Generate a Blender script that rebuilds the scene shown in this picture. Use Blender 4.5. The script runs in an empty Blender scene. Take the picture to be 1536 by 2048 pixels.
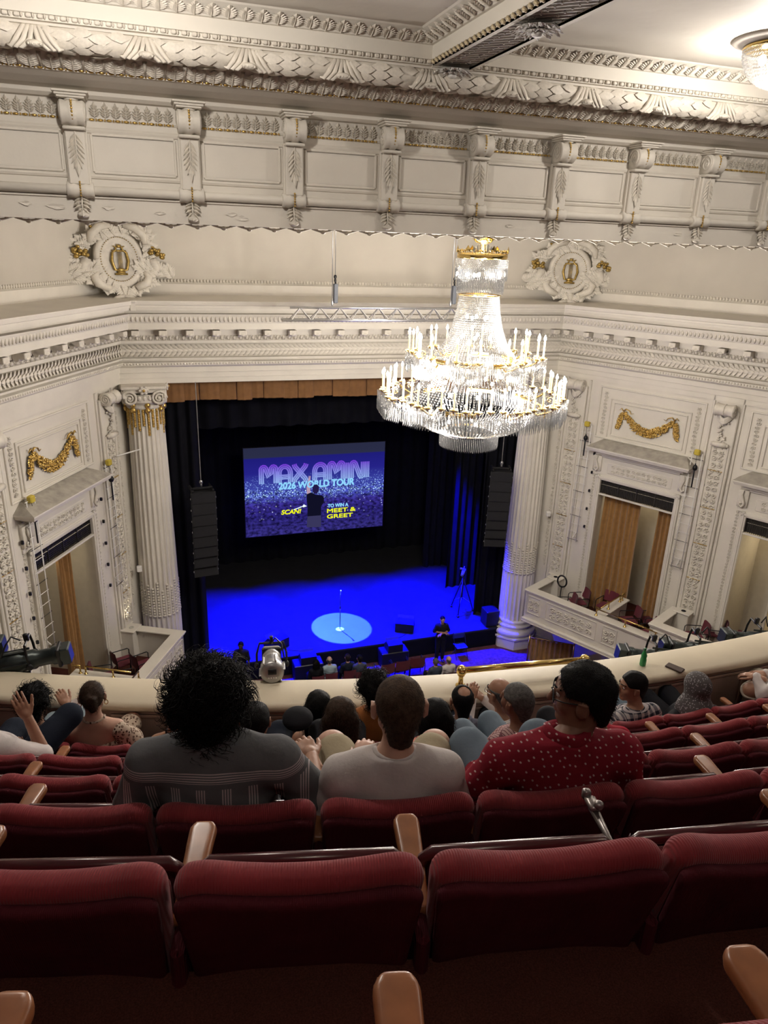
import bpy, bmesh, math, random
import numpy as np
from mathutils import Matrix, Vector
random.seed(7); RNG = np.random.default_rng(7)
SC = bpy.context.scene; COL = SC.collection
PI = math.pi

# ------------------------------------------------------------------ camera
def cam_axes(pitch=20.336, roll=2.039, yaw=18.732):
    pt, ro, ya = (math.radians(a) for a in (pitch, roll, yaw))
    fw = Vector((math.sin(ya)*math.cos(pt), math.cos(ya)*math.cos(pt), -math.sin(pt)))
    r0 = Vector((math.cos(ya), -math.sin(ya), 0)); u0 = r0.cross(fw)
    return r0*math.cos(ro)+u0*math.sin(ro), u0*math.cos(ro)-r0*math.sin(ro), fw
_r, _u, _f = cam_axes()
cd = bpy.data.cameras.new('camera'); cam = bpy.data.objects.new('camera', cd); COL.objects.link(cam)
cam.matrix_world = Matrix(((_r.x, _u.x, -_f.x, 0), (_r.y, _u.y, -_f.y, 0), (_r.z, _u.z, -_f.z, 0), (0, 0, 0, 1)))
cd.sensor_fit = 'VERTICAL'; cd.sensor_height = 36; cd.lens = 1453.56/2048*36; cd.clip_start = .05; cd.clip_end = 200
SC.camera = cam
# ------------------------------------------------------------------ world, lights, exposure
SC.view_settings.view_transform = 'Standard'; SC.view_settings.look = 'None'
SC.view_settings.gamma = 1; SC.view_settings.use_curve_mapping = False
SC.view_settings.exposure = 0.4
SC.cycles.max_bounces = 5; SC.cycles.diffuse_bounces = 3; SC.cycles.glossy_bounces = 2
SC.cycles.use_adaptive_sampling = True; SC.cycles.adaptive_threshold = .05; SC.cycles.adaptive_min_samples = 16
SC.cycles.transmission_bounces = 2; SC.cycles.transparent_max_bounces = 14
SC.cycles.sample_clamp_indirect = 4; SC.cycles.caustics_reflective = False; SC.cycles.caustics_refractive = False
wd = bpy.data.worlds.new('world'); SC.world = wd; wd.use_nodes = True
wd.node_tree.nodes['Background'].inputs[0].default_value = (1, .86, .72, 1)
wd.node_tree.nodes['Background'].inputs[1].default_value = 0.022
def light(name, kind, loc, power, color=(1, .86, .70), rad=.1, aim=None, ang=None, blend=.3):
    d = bpy.data.lights.new(name, kind); d.energy = power; d.color = color
    if kind in ('POINT', 'SPOT'): d.shadow_soft_size = rad
    if kind == 'SPOT': d.spot_size = math.radians(ang); d.spot_blend = blend
    o = bpy.data.objects.new(name, d); COL.objects.link(o); o.location = loc
    if aim is not None: o.rotation_euler = (Vector(aim)-Vector(loc)).to_track_quat('-Z', 'Y').to_euler()
    return o
WARM = (1, .925, .85)
CHX, CHY = 6.02, 12.72                                  # chandelier axis
STZ = -12.76                                            # stage level
FLZ = -13.45                                            # orchestra floor
for dz, pw, rd in ((-.45, 12, .2), (-1.55, 55, .25), (-2.6, 170, .5), (-3.25, 130, .4)):
    light('chandelier_glow', 'POINT', (CHX, CHY, dz), pw, WARM, rd)
for k in range(6):                                      # the rings of candle bulbs
    a = k*PI/3+.3
    light('candle_ring_glow', 'POINT', (CHX+2.05*math.cos(a), CHY+2.05*math.sin(a), -2.3), 150, WARM, .12)
    light('candle_ring_glow', 'POINT', (CHX+1.5*math.cos(a), CHY+1.5*math.sin(a), -1.55), 75, WARM, .12)
FIXT = [(6.17, 6.62), (-.05, 6.0), (12.3, 6.6), (6.17, .2), (-.05, -.6), (12.3, 0)]   # crystal bowls under the coffers
for k, (x, y) in enumerate(FIXT):
    light('ceiling_bowl_glow', 'POINT', (x, y, 1.62), (150 if k == 0 else 230) if k < 3 else 30, WARM, .12)
# stage lighting: blue wash from bars behind the proscenium, one white special on the microphone
for x in (2.3, 4.8, 7.3, 9.8):
    light('blue_wash', 'SPOT', (x, 23.0, -4.6), 52000, (.0, .0, 1), .1, (x*1.12-.72, 22.1, STZ), 54, .55)
for x, tx, pw in ((1.3, 11.75, 2600), (10.9, .3, 700)):
    light('blue_side_boom', 'SPOT', (x, 22.6, -8.6), pw, (.03, .03, 1), .1, (tx, 20.5, -12.3), 20, .9)
light('special', 'SPOT', (4.65, 25.3, -4.0), 42000, (.16, .55, 1), .02, (5.95, 21.85, STZ), 12.6, .1)
# ------------------------------------------------------------------ materials
MATS = {}
def nt(name):
    m = bpy.data.materials.new(name); m.use_nodes = True; t = m.node_tree
    return m, t, t.nodes['Principled BSDF']
def mat(name, col, rough=.6, metal=0, var=.06, scale=6, bump=0, bscale=40, spec=.5, sheen=0, emit=None, estr=0, dist=.01):
    """principled surface with a little mottling and fine relief"""
    if name in MATS: return MATS[name]
    m, t, b = nt(name); L = t.links.new
    b.inputs['Roughness'].default_value = rough; b.inputs['Metallic'].default_value = metal
    b.inputs['Specular IOR Level'].default_value = spec
    if sheen: b.inputs['Sheen Weight'].default_value = sheen
    tc = t.nodes.new('ShaderNodeTexCoord')
    n = t.nodes.new('ShaderNodeTexNoise'); n.inputs['Scale'].default_value = scale; n.inputs['Detail'].default_value = 3
    L(tc.outputs['Object'], n.inputs['Vector'])
    r = t.nodes.new('ShaderNodeValToRGB'); c = np.array(col[:3])
    r.color_ramp.elements[0].position = .3; r.color_ramp.elements[1].position = .7
    r.color_ramp.elements[0].color = (*np.clip(c*(1-var), 0, 1), 1); r.color_ramp.elements[1].color = (*np.clip(c*(1+var), 0, 1), 1)
    L(n.outputs['Fac'], r.inputs['Fac']); L(r.outputs['Color'], b.inputs['Base Color'])
    if bump:
        n2 = t.nodes.new('ShaderNodeTexNoise'); n2.inputs['Scale'].default_value = bscale; n2.inputs['Detail'].default_value = 2
        L(tc.outputs['Object'], n2.inputs['Vector'])
        bp = t.nodes.new('ShaderNodeBump'); bp.inputs['Strength'].default_value = bump; bp.inputs['Distance'].default_value = dist
        L(n2.outputs['Fac'], bp.inputs['Height']); L(bp.outputs['Normal'], b.inputs['Normal'])
    if emit is not None:
        b.inputs['Emission Color'].default_value = (*emit, 1); b.inputs['Emission Strength'].default_value = estr
    MATS[name] = m
    return m
def ribbed(name, col, freq, axis='X', rough=.85, bump=.5, var=.12, sheen=.35):
    m = mat(name, col, rough, var=var, scale=9, sheen=sheen, spec=.2); t = m.node_tree; L = t.links.new; b = t.nodes['Principled BSDF']
    w = t.nodes.new('ShaderNodeTexWave'); w.bands_direction = axis; w.inputs['Scale'].default_value = freq; w.inputs['Distortion'].default_value = .6
    tc = [n for n in t.nodes if n.type == 'TEX_COORD'][0]; L(tc.outputs['Object'], w.inputs['Vector'])
    bp = t.nodes.new('ShaderNodeBump'); bp.inputs['Strength'].default_value = bump; bp.inputs['Distance'].default_value = .004
    L(w.outputs['Fac'], bp.inputs['Height']); L(bp.outputs['Normal'], b.inputs['Normal'])
    return m
M_PL = mat('cream_plaster', (.70, .655, .575), .62, var=.05, scale=1.6, bump=.12, bscale=14)
M_PL2 = mat('cream_ornament_plaster', (.68, .63, .545), .6, var=.08, scale=9, bump=.15, bscale=30)
M_CEIL = mat('ceiling_plaster', (.71, .67, .59), .7, var=.03, scale=1.2, bump=.25, bscale=5, dist=.02)
M_GOLD = mat('gilt', (.62, .42, .13), .32, .85, var=.25, scale=30, bump=.3, bscale=60)
M_BRASS = mat('polished_brass', (.78, .56, .2), .16, 1, var=.06, scale=12)
M_RED = ribbed('red_seat_velvet', (.26, .032, .038), 52, 'X', sheen=.12)
M_REDB = ribbed('dark_red_back_cloth', (.075, .008, .014), 70, 'X', bump=.25, sheen=0)
M_VINYL = mat('maroon_vinyl', (.07, .013, .017), .25, var=.1)
M_WOOD = mat('varnished_arm_wood', (.30, .115, .045), .3, var=.18, scale=18)
M_BLK = mat('black_metal', (.012, .012, .014), .45, .3, var=.1)
M_IRON = mat('grey_cast_metal', (.3, .27, .26), .35, .8, var=.2, scale=30)
M_ALU = mat('aluminium', (.7, .7, .7), .3, .9)
M_STEEL = mat('steel_cable', (.45, .45, .46), .35, .8)
M_CARPET = mat('maroon_carpet', (.085, .028, .02), .95, var=.35, scale=260, bump=.5, bscale=500, spec=.1)
M_STAGE = mat('black_stage_floor', (.02, .02, .022), .6, var=.12, scale=2.5, bump=.1, bscale=20, spec=.25)
M_DRAPE = mat('black_drape', (.006, .006, .009), .9, var=.2, scale=3, spec=.1)
M_CURT = mat('gold_velvet_curtain', (.30, .15, .042), .8, var=.15, scale=7, sheen=.3)
M_VAL = mat('gold_brown_valance', (.25, .115, .035), .8, var=.12, scale=6, sheen=.3)
M_COVE = mat('cove_plaster', (.60, .555, .475), .7, var=.04, scale=1.2, bump=.15, bscale=5)
M_BEIGE = mat('beige_box_wall', (.60, .55, .45), .7, var=.04)
M_RAIL = mat('cream_rail_paint', (.70, .615, .46), .55, var=.04, scale=3)
M_PANEL = mat('taupe_rail_panel', (.5, .36, .29), .6, var=.06, scale=4)
M_WHITE = mat('white_paint', (.78, .76, .72), .5)

# ------------------------------------------------------------------ mesh helpers
class MB:
    def __init__(s): s.v = []; s.f = []
    def add(s, v, f, M=None):
        o = len(s.v)
        if M is not None: v = [tuple(M @ Vector(p)) for p in v]
        s.v += [tuple(map(float, p)) for p in v]; s.f += [tuple(i+o for i in q) for q in f]
        return s
    def box(s, c, d, M=None, rz=0, taper=1):
        x, y, z = (k/2 for k in d); R = Matrix.Rotation(rz, 3, 'Z')
        v = []
        for dz in (-1, 1):
            k = taper if dz > 0 else 1
            for a, b in ((-1, -1), (1, -1), (1, 1), (-1, 1)):
                v.append(Vector(c)+R @ Vector((a*x*k, b*y*k, dz*z)))
        return s.add(v, [(3, 2, 1, 0), (4, 5, 6, 7), (0, 1, 5, 4), (1, 2, 6, 5), (2, 3, 7, 6), (3, 0, 4, 7)], M)
    def cbox(s, c, d, b=.01, M=None, rz=0):
        """box with chamfered edges"""
        x, y, z = (k/2 for k in d); R = Matrix.Rotation(rz, 3, 'Z'); v = []
        for zz, k in ((-z, b), (-z+b, 0), (z-b, 0), (z, b)):
            for (sx, sy, e) in ((-1, -1, 0), (-1, -1, 1), (1, -1, 1), (1, -1, 0), (1, 1, 0), (1, 1, 1), (-1, 1, 1), (-1, 1, 0)):
                px, py = (x-k, y-k-b) if e == 0 else (x-k-b, y-k)
                v.append(Vector(c)+R @ Vector((sx*px, sy*py, zz)))
        f = [tuple(range(7, -1, -1)), tuple(range(24, 32))]
        for r in range(3):
            for i in range(8): f.append((r*8+i, r*8+(i+1) % 8, r*8+8+(i+1) % 8, r*8+8+i))
        return s.add(v, f, M)
    def tube(s, pts, r, n=8, closed=False, M=None, caps=True, flat=1):
        P = [Vector(p) for p in pts]; m = len(P); rs = r if hasattr(r, '__len__') else [r]*m
        v = []; f = []; t = (P[1]-P[0]).normalized()
        up = Vector((0, 0, 1)) if abs(t.z) < .9 else Vector((1, 0, 0))
        a = t.cross(up).normalized()
        for i in range(m):
            if closed: t = (P[(i+1) % m]-P[i-1]).normalized()
            else: t = (P[min(i+1, m-1)]-P[max(i-1, 0)]).normalized()
            a = (a-t*a.dot(t)); a = a.normalized() if a.length > 1e-6 else t.orthogonal().normalized()
            b = t.cross(a)
            for k in range(n):
                q = 2*PI*k/n; v.append(P[i]+(a*math.cos(q)+b*math.sin(q)*flat)*rs[i])
        for i in range(m if closed else m-1):
            j = (i+1) % m
            for k in range(n): f.append((i*n+k, i*n+(k+1) % n, j*n+(k+1) % n, j*n+k))
        if caps and not closed:
            f.append(tuple(range(n-1, -1, -1))); f.append(tuple(range((m-1)*n, m*n)))
        return s.add(v, f, M)
    def lathe(s, prof, n=24, c=(0, 0, 0), M=None, mod=None, cap=True):
        v = []; f = []; m = len(prof)
        for i, (r, z) in enumerate(prof):
            for k in range(n):
                q = 2*PI*k/n; rr = r*(mod(q, i) if mod else 1)
                v.append((c[0]+rr*math.cos(q), c[1]+rr*math.sin(q), c[2]+z))
        for i in range(m-1):
            for k in range(n): f.append((i*n+k, i*n+(k+1) % n, (i+1)*n+(k+1) % n, (i+1)*n+k))
        if cap: f.append(tuple(range(n-1, -1, -1))); f.append(tuple(range((m-1)*n, m*n)))
        return s.add(v, f, M)
    def ell(s, c, r, nu=8, nv=6, M=None):
        r = r if hasattr(r, '__len__') else (r, r, r); v = [(c[0], c[1], c[2]-r[2])]; f = []
        for j in range(1, nv):
            p = -PI/2+PI*j/nv
            for i in range(nu):
                q = 2*PI*i/nu; v.append((c[0]+r[0]*math.cos(p)*math.cos(q), c[1]+r[1]*math.cos(p)*math.sin(q), c[2]+r[2]*math.sin(p)))
        v.append((c[0], c[1], c[2]+r[2])); T = len(v)-1
        for i in range(nu):
            f.append((0, 1+(i+1) % nu, 1+i)); f.append((T, T-nu+i, T-nu+(i+1) % nu))
        for j in range(nv-2):
            for i in range(nu): f.append((1+j*nu+i, 1+j*nu+(i+1) % nu, 1+(j+1)*nu+(i+1) % nu, 1+(j+1)*nu+i))
        return s.add(v, f, M)
    def prism(s, poly, y0, y1, M=None):
        """polygon in x,z extruded along y"""
        n = len(poly); v = [(x, y0, z) for x, z in poly]+[(x, y1, z) for x, z in poly]
        f = [tuple(range(n)), tuple(range(2*n-1, n-1, -1))]+[(i, (i+1) % n, n+(i+1) % n, n+i) for i in range(n)]
        return s.add(v, f, M)
    def sweep(s, prof, path, closed=False, M=None):
        """profile (offset to the right of travel, z) along an x,y path with mitred corners"""
        P = [Vector(p).to_2d() if len(p) > 2 else Vector(p) for p in path]; n = len(P); m = len(prof); v = []; f = []
        for i in range(n):
            a = (P[i]-P[i-1]).normalized() if (i > 0 or closed) else None
            b = (P[(i+1) % n]-P[i]).normalized() if (i < n-1 or closed) else None
            a = a or b; b = b or a
            na = Vector((a.y, -a.x)); nb = Vector((b.y, -b.x)); k = na+nb; k = k/(1+na.dot(nb))
            for o, z in prof: q = P[i]+k*o; v.append((q.x, q.y, z))
        for i in range(n if closed else n-1):
            j = (i+1) % n
            for k in range(m-1): f.append((i*m+k, i*m+k+1, j*m+k+1, j*m+k))
        return s.add(v, f, M)
    def grid(s, fn, nu, nv, M=None):
        v = [fn(i/(nu-1), j/(nv-1)) for j in range(nv) for i in range(nu)]
        return s.add(v, [(j*nu+i, j*nu+i+1, (j+1)*nu+i+1, (j+1)*nu+i) for j in range(nv-1) for i in range(nu-1)], M)
    def mesh(s, name, m, smooth=False):
        me = bpy.data.meshes.new(name); me.from_pydata(s.v, [], s.f); me.update()
        if m is not None: me.materials.append(m)
        if smooth: me.polygons.foreach_set('use_smooth', [True]*len(me.polygons))
        return me
    def obj(s, name, m, parent=None, smooth=False, M=None, label=None, kind=None):
        return mob(name, s.mesh(name, m, smooth), parent, M, label, kind)
def mob(name, me, parent=None, M=None, label=None, kind=None):
    o = bpy.data.objects.new(name, me); COL.objects.link(o)
    if parent: o.parent = parent
    if M is not None: o.matrix_basis = M
    if label: o['label'] = label
    if kind: o['kind'] = kind
    return o
def thing(name, label, cat, M=None, group=None, me=None):
    o = mob(name, me, None, M); o['label'] = label; o['category'] = cat
    if group: o['group'] = group
    return o
def tag(o, label, cat, group=None, kind=None):
    o['label'] = label; o['category'] = cat
    if group: o['group'] = group
    if kind: o['kind'] = kind
    return o
def struct(name, mb, m, label, cat, smooth=False):
    o = mb.obj(name, m, None, smooth) if mb is not None else mob(name, None)
    return tag(o, label, cat, kind='structure')
def copy_tree(o, parent=None, M=None):
    c = o.copy(); COL.objects.link(c); c.parent = parent
    if M is not None: c.matrix_basis = M
    for ch in o.children: copy_tree(ch, c)
    return c
def T(x=0, y=0, z=0): return Matrix.Translation((x, y, z))
def RX(a): return Matrix.Rotation(a, 4, 'X')
def RY(a): return Matrix.Rotation(a, 4, 'Y')
def RZ(a): return Matrix.Rotation(a, 4, 'Z')
def S(x, y=None, z=None): return Matrix.Diagonal((x, x if y is None else y, x if z is None else z, 1))
def frame(o, x, y, z):
    return Matrix(((x[0], y[0], z[0], o[0]), (x[1], y[1], z[1], o[1]), (x[2], y[2], z[2], o[2]), (0, 0, 0, 1)))
def along(me, name, parent, A, B, step, out, up, off=0, kind=None, flip=False, sc=1):
    """copies of a mesh every step metres from A to B; local x along, y outwards, z up"""
    A = Vector(A); B = Vector(B); d = (B-A); L = d.length; d.normalize(); n = max(1, round(L/step)); res = []
    out = Vector(out).normalized(); up = Vector(up).normalized()
    for i in range(n):
        s = (i+.5)*L/n+off; q = A+d*s; sx = -1 if (flip and i % 2) else 1
        res.append(mob(name, me, parent, frame(q, d*sx, out, up) @ S(sc*L/n/step, sc, sc)))
    return res

# carved units: x across, y towards the viewer, z up, centred on x, base at z = 0
def leaf_unit(w, h, d, lobes=4, nu=0, nv=0, curl=.5, m=None, name='acanthus_leaf'):
    """carved acanthus leaf: a raised stem, pairs of ridged pointed lobes, a tip that curls forward"""
    b = MB(); out = lambda v: d*(.25+.75*curl*1.5*v**1.7)
    def lobe(p, q, wd, lift):
        p = Vector(p); q = Vector(q); ax = q-p; sd = Vector((ax.z, 0, -ax.x)).normalized()*wd; mid = p+ax*.42
        ridge = [p+Vector((0, lift*.55, 0)), mid+Vector((0, lift, 0)), q+Vector((0, lift*.35, 0))]
        L = [p-sd*.35, mid-sd, p+ax*.75-sd*.5]; R2 = [p+sd*.35, mid+sd, p+ax*.75+sd*.5]
        b.add(ridge+L+R2, [(0, 1, 4, 3), (1, 5, 4), (1, 2, 5), (0, 6, 7, 1), (1, 7, 8), (1, 8, 2)])
    n = lobes+1
    for k in range(n):
        v = .06+.62*k/n; pr = math.sin(PI*min(1, .2+.72*(k+.6)/n))**.7
        for s_ in (-1, 1):
            lobe((s_*w*.03, out(v)*.7, v*h), (s_*w*.5*pr, out(v+.15)*.75, (v+.2+.03*k/n)*h), w*.085+.06*h/n, d*.42)
    lobe((0, out(.62)*.8, .62*h), (0, out(1)*1.15, h*(1-.12*curl)), w*.17, d*.4)
    b.tube([(0, out(0)+d*.1, 0), (0, out(.4)+d*.25, .4*h), (0, out(.75)+d*.2, .75*h)], [w*.05, w*.04, w*.015], 5)
    return b.mesh(name, m or M_PL2, False)
def egg_unit(w, h, d):
    b = MB(); b.ell((0, d*.2, h*.5), (w*.27, d*.8, h*.45), 8, 6)
    for s in (-1, 1): b.tube([(s*w*.42, d*.2, h*.95), (s*w*.40, d*.5, h*.5), (s*w*.22, d*.3, h*.02)], [w*.07, w*.06, w*.03], 5)
    return b.mesh('egg_and_dart', M_PL2, True)
def spiral_pts(r, turns, n=28, s=1):
    return [(s*r*(1-.93*i/n)*math.cos(2*PI*turns*i/n), r*(1-.93*i/n)*math.sin(2*PI*turns*i/n)) for i in range(n+1)]
def arabesque(w, h, d, seed, n=None, cell=.3, name='foliage_relief', m=None):
    """carved scrolling foliage that fills a w x h field standing in x,z and facing y"""
    rnd = random.Random(seed); b = MB(); cw = min(w, cell); nx = max(1, round(w/cw)); nz = max(1, round(h/cw)); ax, az = w/nx, h/nz
    for i in range(nx):
        for j in range(nz):
            cx, cz = -w/2+(i+.5)*ax, (j+.5)*az; s = 1 if (i+j) % 2 else -1; r = .44*min(ax, az)
            P = spiral_pts(r, 1.35, 12, s); k = rnd.uniform(0, 6)
            P = [(x*math.cos(k)-z*math.sin(k), x*math.sin(k)+z*math.cos(k)) for x, z in P]
            b.tube([(cx+x*ax/min(ax, az), d*.45, cz+z*az/min(ax, az)) for x, z in P], [d*.55*(1-.04*q) for q in range(len(P))], 4, caps=False)
            b.ell((cx, d*.5, cz), (r*.28, d*.8, r*.28), 6, 4)
            for q in range(5):
                a = k+q*1.257; lx, lz = cx+math.cos(a)*r*.72*ax/min(ax, az), cz+math.sin(a)*r*.72*az/min(ax, az)
                b.add([(-.5, 0, 0), (0, 0, -.24), (.5, 0, 0), (0, 0, .24), (0, d*1.1/r, 0)], [(0, 1, 4), (1, 2, 4), (2, 3, 4), (3, 0, 4)],
                      T(lx, .002, lz) @ RY(-a+rnd.uniform(-.8, .8)) @ S(r*.8, r, r*.8))
    return b.mesh(name, m or M_PL2, False)
# ------------------------------------------------------------------ soft shapes: distance fields meshed with surface nets
class SDF:
    def __init__(s, lo, hi, vox, k=.02):
        s.lo = np.array(lo, float); s.vox = vox; s.k = k; n = np.ceil((np.array(hi)-s.lo)/vox).astype(int)+1; s.n = n
        s.ax = [s.lo[i]+vox*np.arange(n[i]) for i in range(3)]; s.D = np.full(n, 1.0)
    def _sl(s, lo, hi, pad):
        a = np.clip(np.floor((np.array(lo)-pad-s.lo)/s.vox).astype(int), 0, s.n); b = np.clip(np.ceil((np.array(hi)+pad-s.lo)/s.vox).astype(int)+1, 0, s.n)
        if np.any(b <= a): return None
        sl = tuple(slice(a[i], b[i]) for i in range(3)); return sl, np.meshgrid(*[s.ax[i][sl[i]] for i in range(3)], indexing='ij')
    def _mix(s, sl, d, k=None):
        k = s.k if k is None else k; o = s.D[sl]
        if k > 0: h = np.clip(.5+.5*(o-d)/k, 0, 1); s.D[sl] = o*(1-h)+d*h-k*h*(1-h)
        else: s.D[sl] = np.minimum(o, d)
    def cone(s, a, b, ra, rb, k=None):
        a = np.array(a, float); b = np.array(b, float); R = max(ra, rb)
        q = s._sl(np.minimum(a, b), np.maximum(a, b), R+s.k+2*s.vox)
        if q is None: return s
        sl, (X, Y, Z) = q; ab = b-a; L = ab@ab+1e-12
        t = np.clip(((X-a[0])*ab[0]+(Y-a[1])*ab[1]+(Z-a[2])*ab[2])/L, 0, 1)
        d = np.sqrt((X-a[0]-t*ab[0])**2+(Y-a[1]-t*ab[1])**2+(Z-a[2]-t*ab[2])**2)-(ra+(rb-ra)*t)
        s._mix(sl, d, k); return s
    def ell(s, c, r, rot=None, k=None, noise=None):
        c = np.array(c, float); r = np.array(r, float); R = r.max(); pad = s.k+2*s.vox+(.04 if noise else 0)
        q = s._sl(c-R, c+R, pad)
        if q is None: return s
        sl, (X, Y, Z) = q; P = np.stack([X-c[0], Y-c[1], Z-c[2]], -1)
        if rot is not None: P = P@np.array(rot)
        e = np.linalg.norm(P/r, axis=-1); g = np.linalg.norm(P/(r*r), axis=-1)+1e-9
        d = e*(e-1)/g
        if noise: d = d+noise(X, Y, Z)
        s._mix(sl, d, k); return s
    def cut(s, fn):
        X, Y, Z = np.meshgrid(*s.ax, indexing='ij'); s.D = np.maximum(s.D, fn(X, Y, Z)); return s
    def surf(s):
        D = s.D; I = D < 0; n = D.shape
        c = np.zeros((n[0]-1, n[1]-1, n[2]-1), np.int8)
        for dx in (0, 1):
            for dy in (0, 1):
                for dz in (0, 1): c += I[dx:n[0]-1+dx, dy:n[1]-1+dy, dz:n[2]-1+dz]
        act = (c > 0) & (c < 8); idx = np.full(act.shape, -1, np.int64); ii = np.argwhere(act); idx[act] = np.arange(len(ii))
        pos = np.zeros((len(ii), 3)); cnt = np.zeros(len(ii))
        corners = [(x, y, z) for x in (0, 1) for y in (0, 1) for z in (0, 1)]
        for a in corners:
            for ax in range(3):
                if a[ax]: continue
                b = list(a); b[ax] = 1
                da = D[ii[:, 0]+a[0], ii[:, 1]+a[1], ii[:, 2]+a[2]]; db = D[ii[:, 0]+b[0], ii[:, 1]+b[1], ii[:, 2]+b[2]]
                m = (da < 0) != (db < 0); t = np.where(m, da/np.where(m, da-db, 1), 0)
                p = np.array(a, float)[None].repeat(len(ii), 0); p[:, ax] += t
                pos += p*m[:, None]; cnt += m
        V = s.lo+(ii+pos/np.maximum(cnt, 1)[:, None])*s.vox; F = []
        for ax in range(3):
            u, w = (ax+1) % 3, (ax+2) % 3
            sa = [slice(None)]*3; sb = [slice(None)]*3; sa[ax] = slice(0, -1); sb[ax] = slice(1, None)
            A = I[tuple(sa)]; B = I[tuple(sb)]; E = np.argwhere(A != B)
            E = E[(E[:, u] > 0) & (E[:, w] > 0) & (E[:, u] < n[u]-1) & (E[:, w] < n[w]-1)]
            inside = A[E[:, 0], E[:, 1], E[:, 2]]
            def cell(du, dw): q = E.copy(); q[:, u] -= du; q[:, w] -= dw; return idx[q[:, 0], q[:, 1], q[:, 2]]
            Q = np.stack([cell(1, 1), cell(0, 1), cell(0, 0), cell(1, 0)], 1)
            Q[~inside] = Q[~inside][:, ::-1]; F.append(Q[(Q >= 0).all(1)])
        return V, np.concatenate(F)
def arr_mesh(name, parts, m, smooth=True):
    """one mesh out of several (verts, quads) arrays"""
    V = np.concatenate([p[0] for p in parts]); o = 0; F = []
    for v, f in parts: F.append(np.asarray(f)+o); o += len(v)
    F = np.concatenate(F); me = bpy.data.meshes.new(name)
    me.vertices.add(len(V)); me.vertices.foreach_set('co', V.astype(np.float32).ravel())
    me.loops.add(F.size); me.loops.foreach_set('vertex_index', F.astype(np.int32).ravel())
    me.polygons.add(len(F)); me.polygons.foreach_set('loop_start', np.arange(0, F.size, 4, dtype=np.int32))
    me.update(calc_edges=True); me.validate()
    if smooth: me.polygons.foreach_set('use_smooth', [True]*len(me.polygons))
    if m is not None: me.materials.append(m)
    return me
# ================================================================== near ceiling and the bracketed frieze below it
FX0, FX1 = -7.0, 16.0
prof = [(-1.6, .19), (-1.2, .13), (-.02, .12), (0, .12), (0, .335), (.02, .34), (.02, .36), (0, .365), (0, .48), (0, 1.265), (.06, 1.27), (.1, 1.3), (.11, 1.335),
        (.25, 1.35), (.40, 1.385), (.5, 1.415), (.54, 1.42), (.54, 1.432), (.56, 1.437), (.66, 1.47), (.74, 1.53), (.78, 1.557), (.82, 1.6), (.9, 1.655), (.96, 1.676), (1.0, 1.68), (1.0, 1.70), (1.06, 1.70)]
trim1 = struct('trim_1', MB().sweep(prof, [(FX0, 9), (FX1, 9)]), M_PL, 'cream plaster frieze beam with brackets crossing the hall under the ceiling', 'frieze')
MB().box(((FX0+FX1)/2, 8.955, .41), (.001, .001, .001))
t = MB(); t.tube([(FX0, 8.965, .412), (FX1, 8.965, .412)], .048, 14); t.obj('round_moulding', M_PL, trim1, True)
for z, h, o in ((.555, .028, .022), (.99, .03, .022), (1.09, .012, .015)):
    b = MB(); b.sweep([(0, z-h), (o*.6, z-h*.8), (o, z), (o*.5, z+h*.6), (0, z+h)], [(FX0, 9), (FX1, 9)]); b.obj('string_moulding', M_PL, trim1)
BR0, BRS = -.4662, 1.13653
brx = [BR0+BRS*i for i in range(-3, 13)]
# panels between the brackets
pb = MB(); w, h = BRS-.30, .36
for x, z, sx, sz in ((0, 0, w, .03), (0, h, w, .03), (-w/2, h/2, .03, h), (w/2, h/2, .03, h)): pb.cbox((x, -.008, z), (sx, .022, sz), .008)
pm = pb.mesh('panel_frame', M_PL)
for i in range(len(brx)-1): mob('panel_frame', pm, trim1, T((brx[i]+brx[i+1])/2, 9, .595))
# gilt bead-and-reel and the leaf band under the soffit
lm = leaf_unit(.112, .15, .05, 3, 7, 8, .25, name='leaf_band_unit')
bead = MB(); bead.ell((-.018, 0, 0), (.03, .013, .013), 6, 4); bead.ell((.026, 0, 0), (.009, .014, .014), 6, 4); bead = bead.mesh('gilt_bead', M_GOLD, True)
for i in range(2, len(brx)-2):
    A, B = brx[i]+.15, brx[i+1]-.15
    along(lm, 'leaf_band_unit', trim1, (A, 9, 1.11), (B, 9, 1.11), .105, (0, -1, 0), (0, 0, 1))
    bs = MB()
    for k in range(round((B-A)/.085)): bs.add([v.co for v in bead.vertices], [tuple(p.vertices) for p in bead.polygons], T(A+.04+k*.085, 8.982, 1.09))
    bs.obj('gilt_bead_string', M_GOLD, trim1, True)
# one bracket
def vol_disc(b, x, y, z, r, s):
    P = spiral_pts(r, 2.2, 26)
    b.tube([(x, y+s*p, z+q) for p, q in P], r*.085, 5)
bk = MB(); bk.cbox((0, -.055, .73), (.2, .11, .54), .012); bk.cbox((0, -.03, .73), (.23, .06, .54), .008)
bkt = bk.obj('bracket', M_PL, trim1)
b = MB(); b.cbox((0, -.16, 1.292), (.34, .33, .02), .006); b.cbox((0, -.15, 1.27), (.30, .30, .022), .006); b.cbox((0, -.14, 1.25), (.26, .28, .02), .005); b.obj('bracket_cap', M_PL, bkt)
b = MB(); P = [(-.115, .115), (-.1, .125), (-.05, .108), (-.03, .122), (0, .126), (.03, .122), (.05, .108), (.1, .125), (.115, .115)]
b.lathe([(r, x) for x, r in P], 22, M=T(0, -.14, 1.125) @ RY(PI/2)); b.box((0, -.06, 1.1), (.2, .12, .28))
for s in (-1, 1): vol_disc(b, s*.118, -.14, 1.125, .105, 1)
b.cbox((0, -.09, .985), (.22, .17, .035), .01); b.obj('scroll', M_PL, bkt, True)
b = MB()
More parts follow.
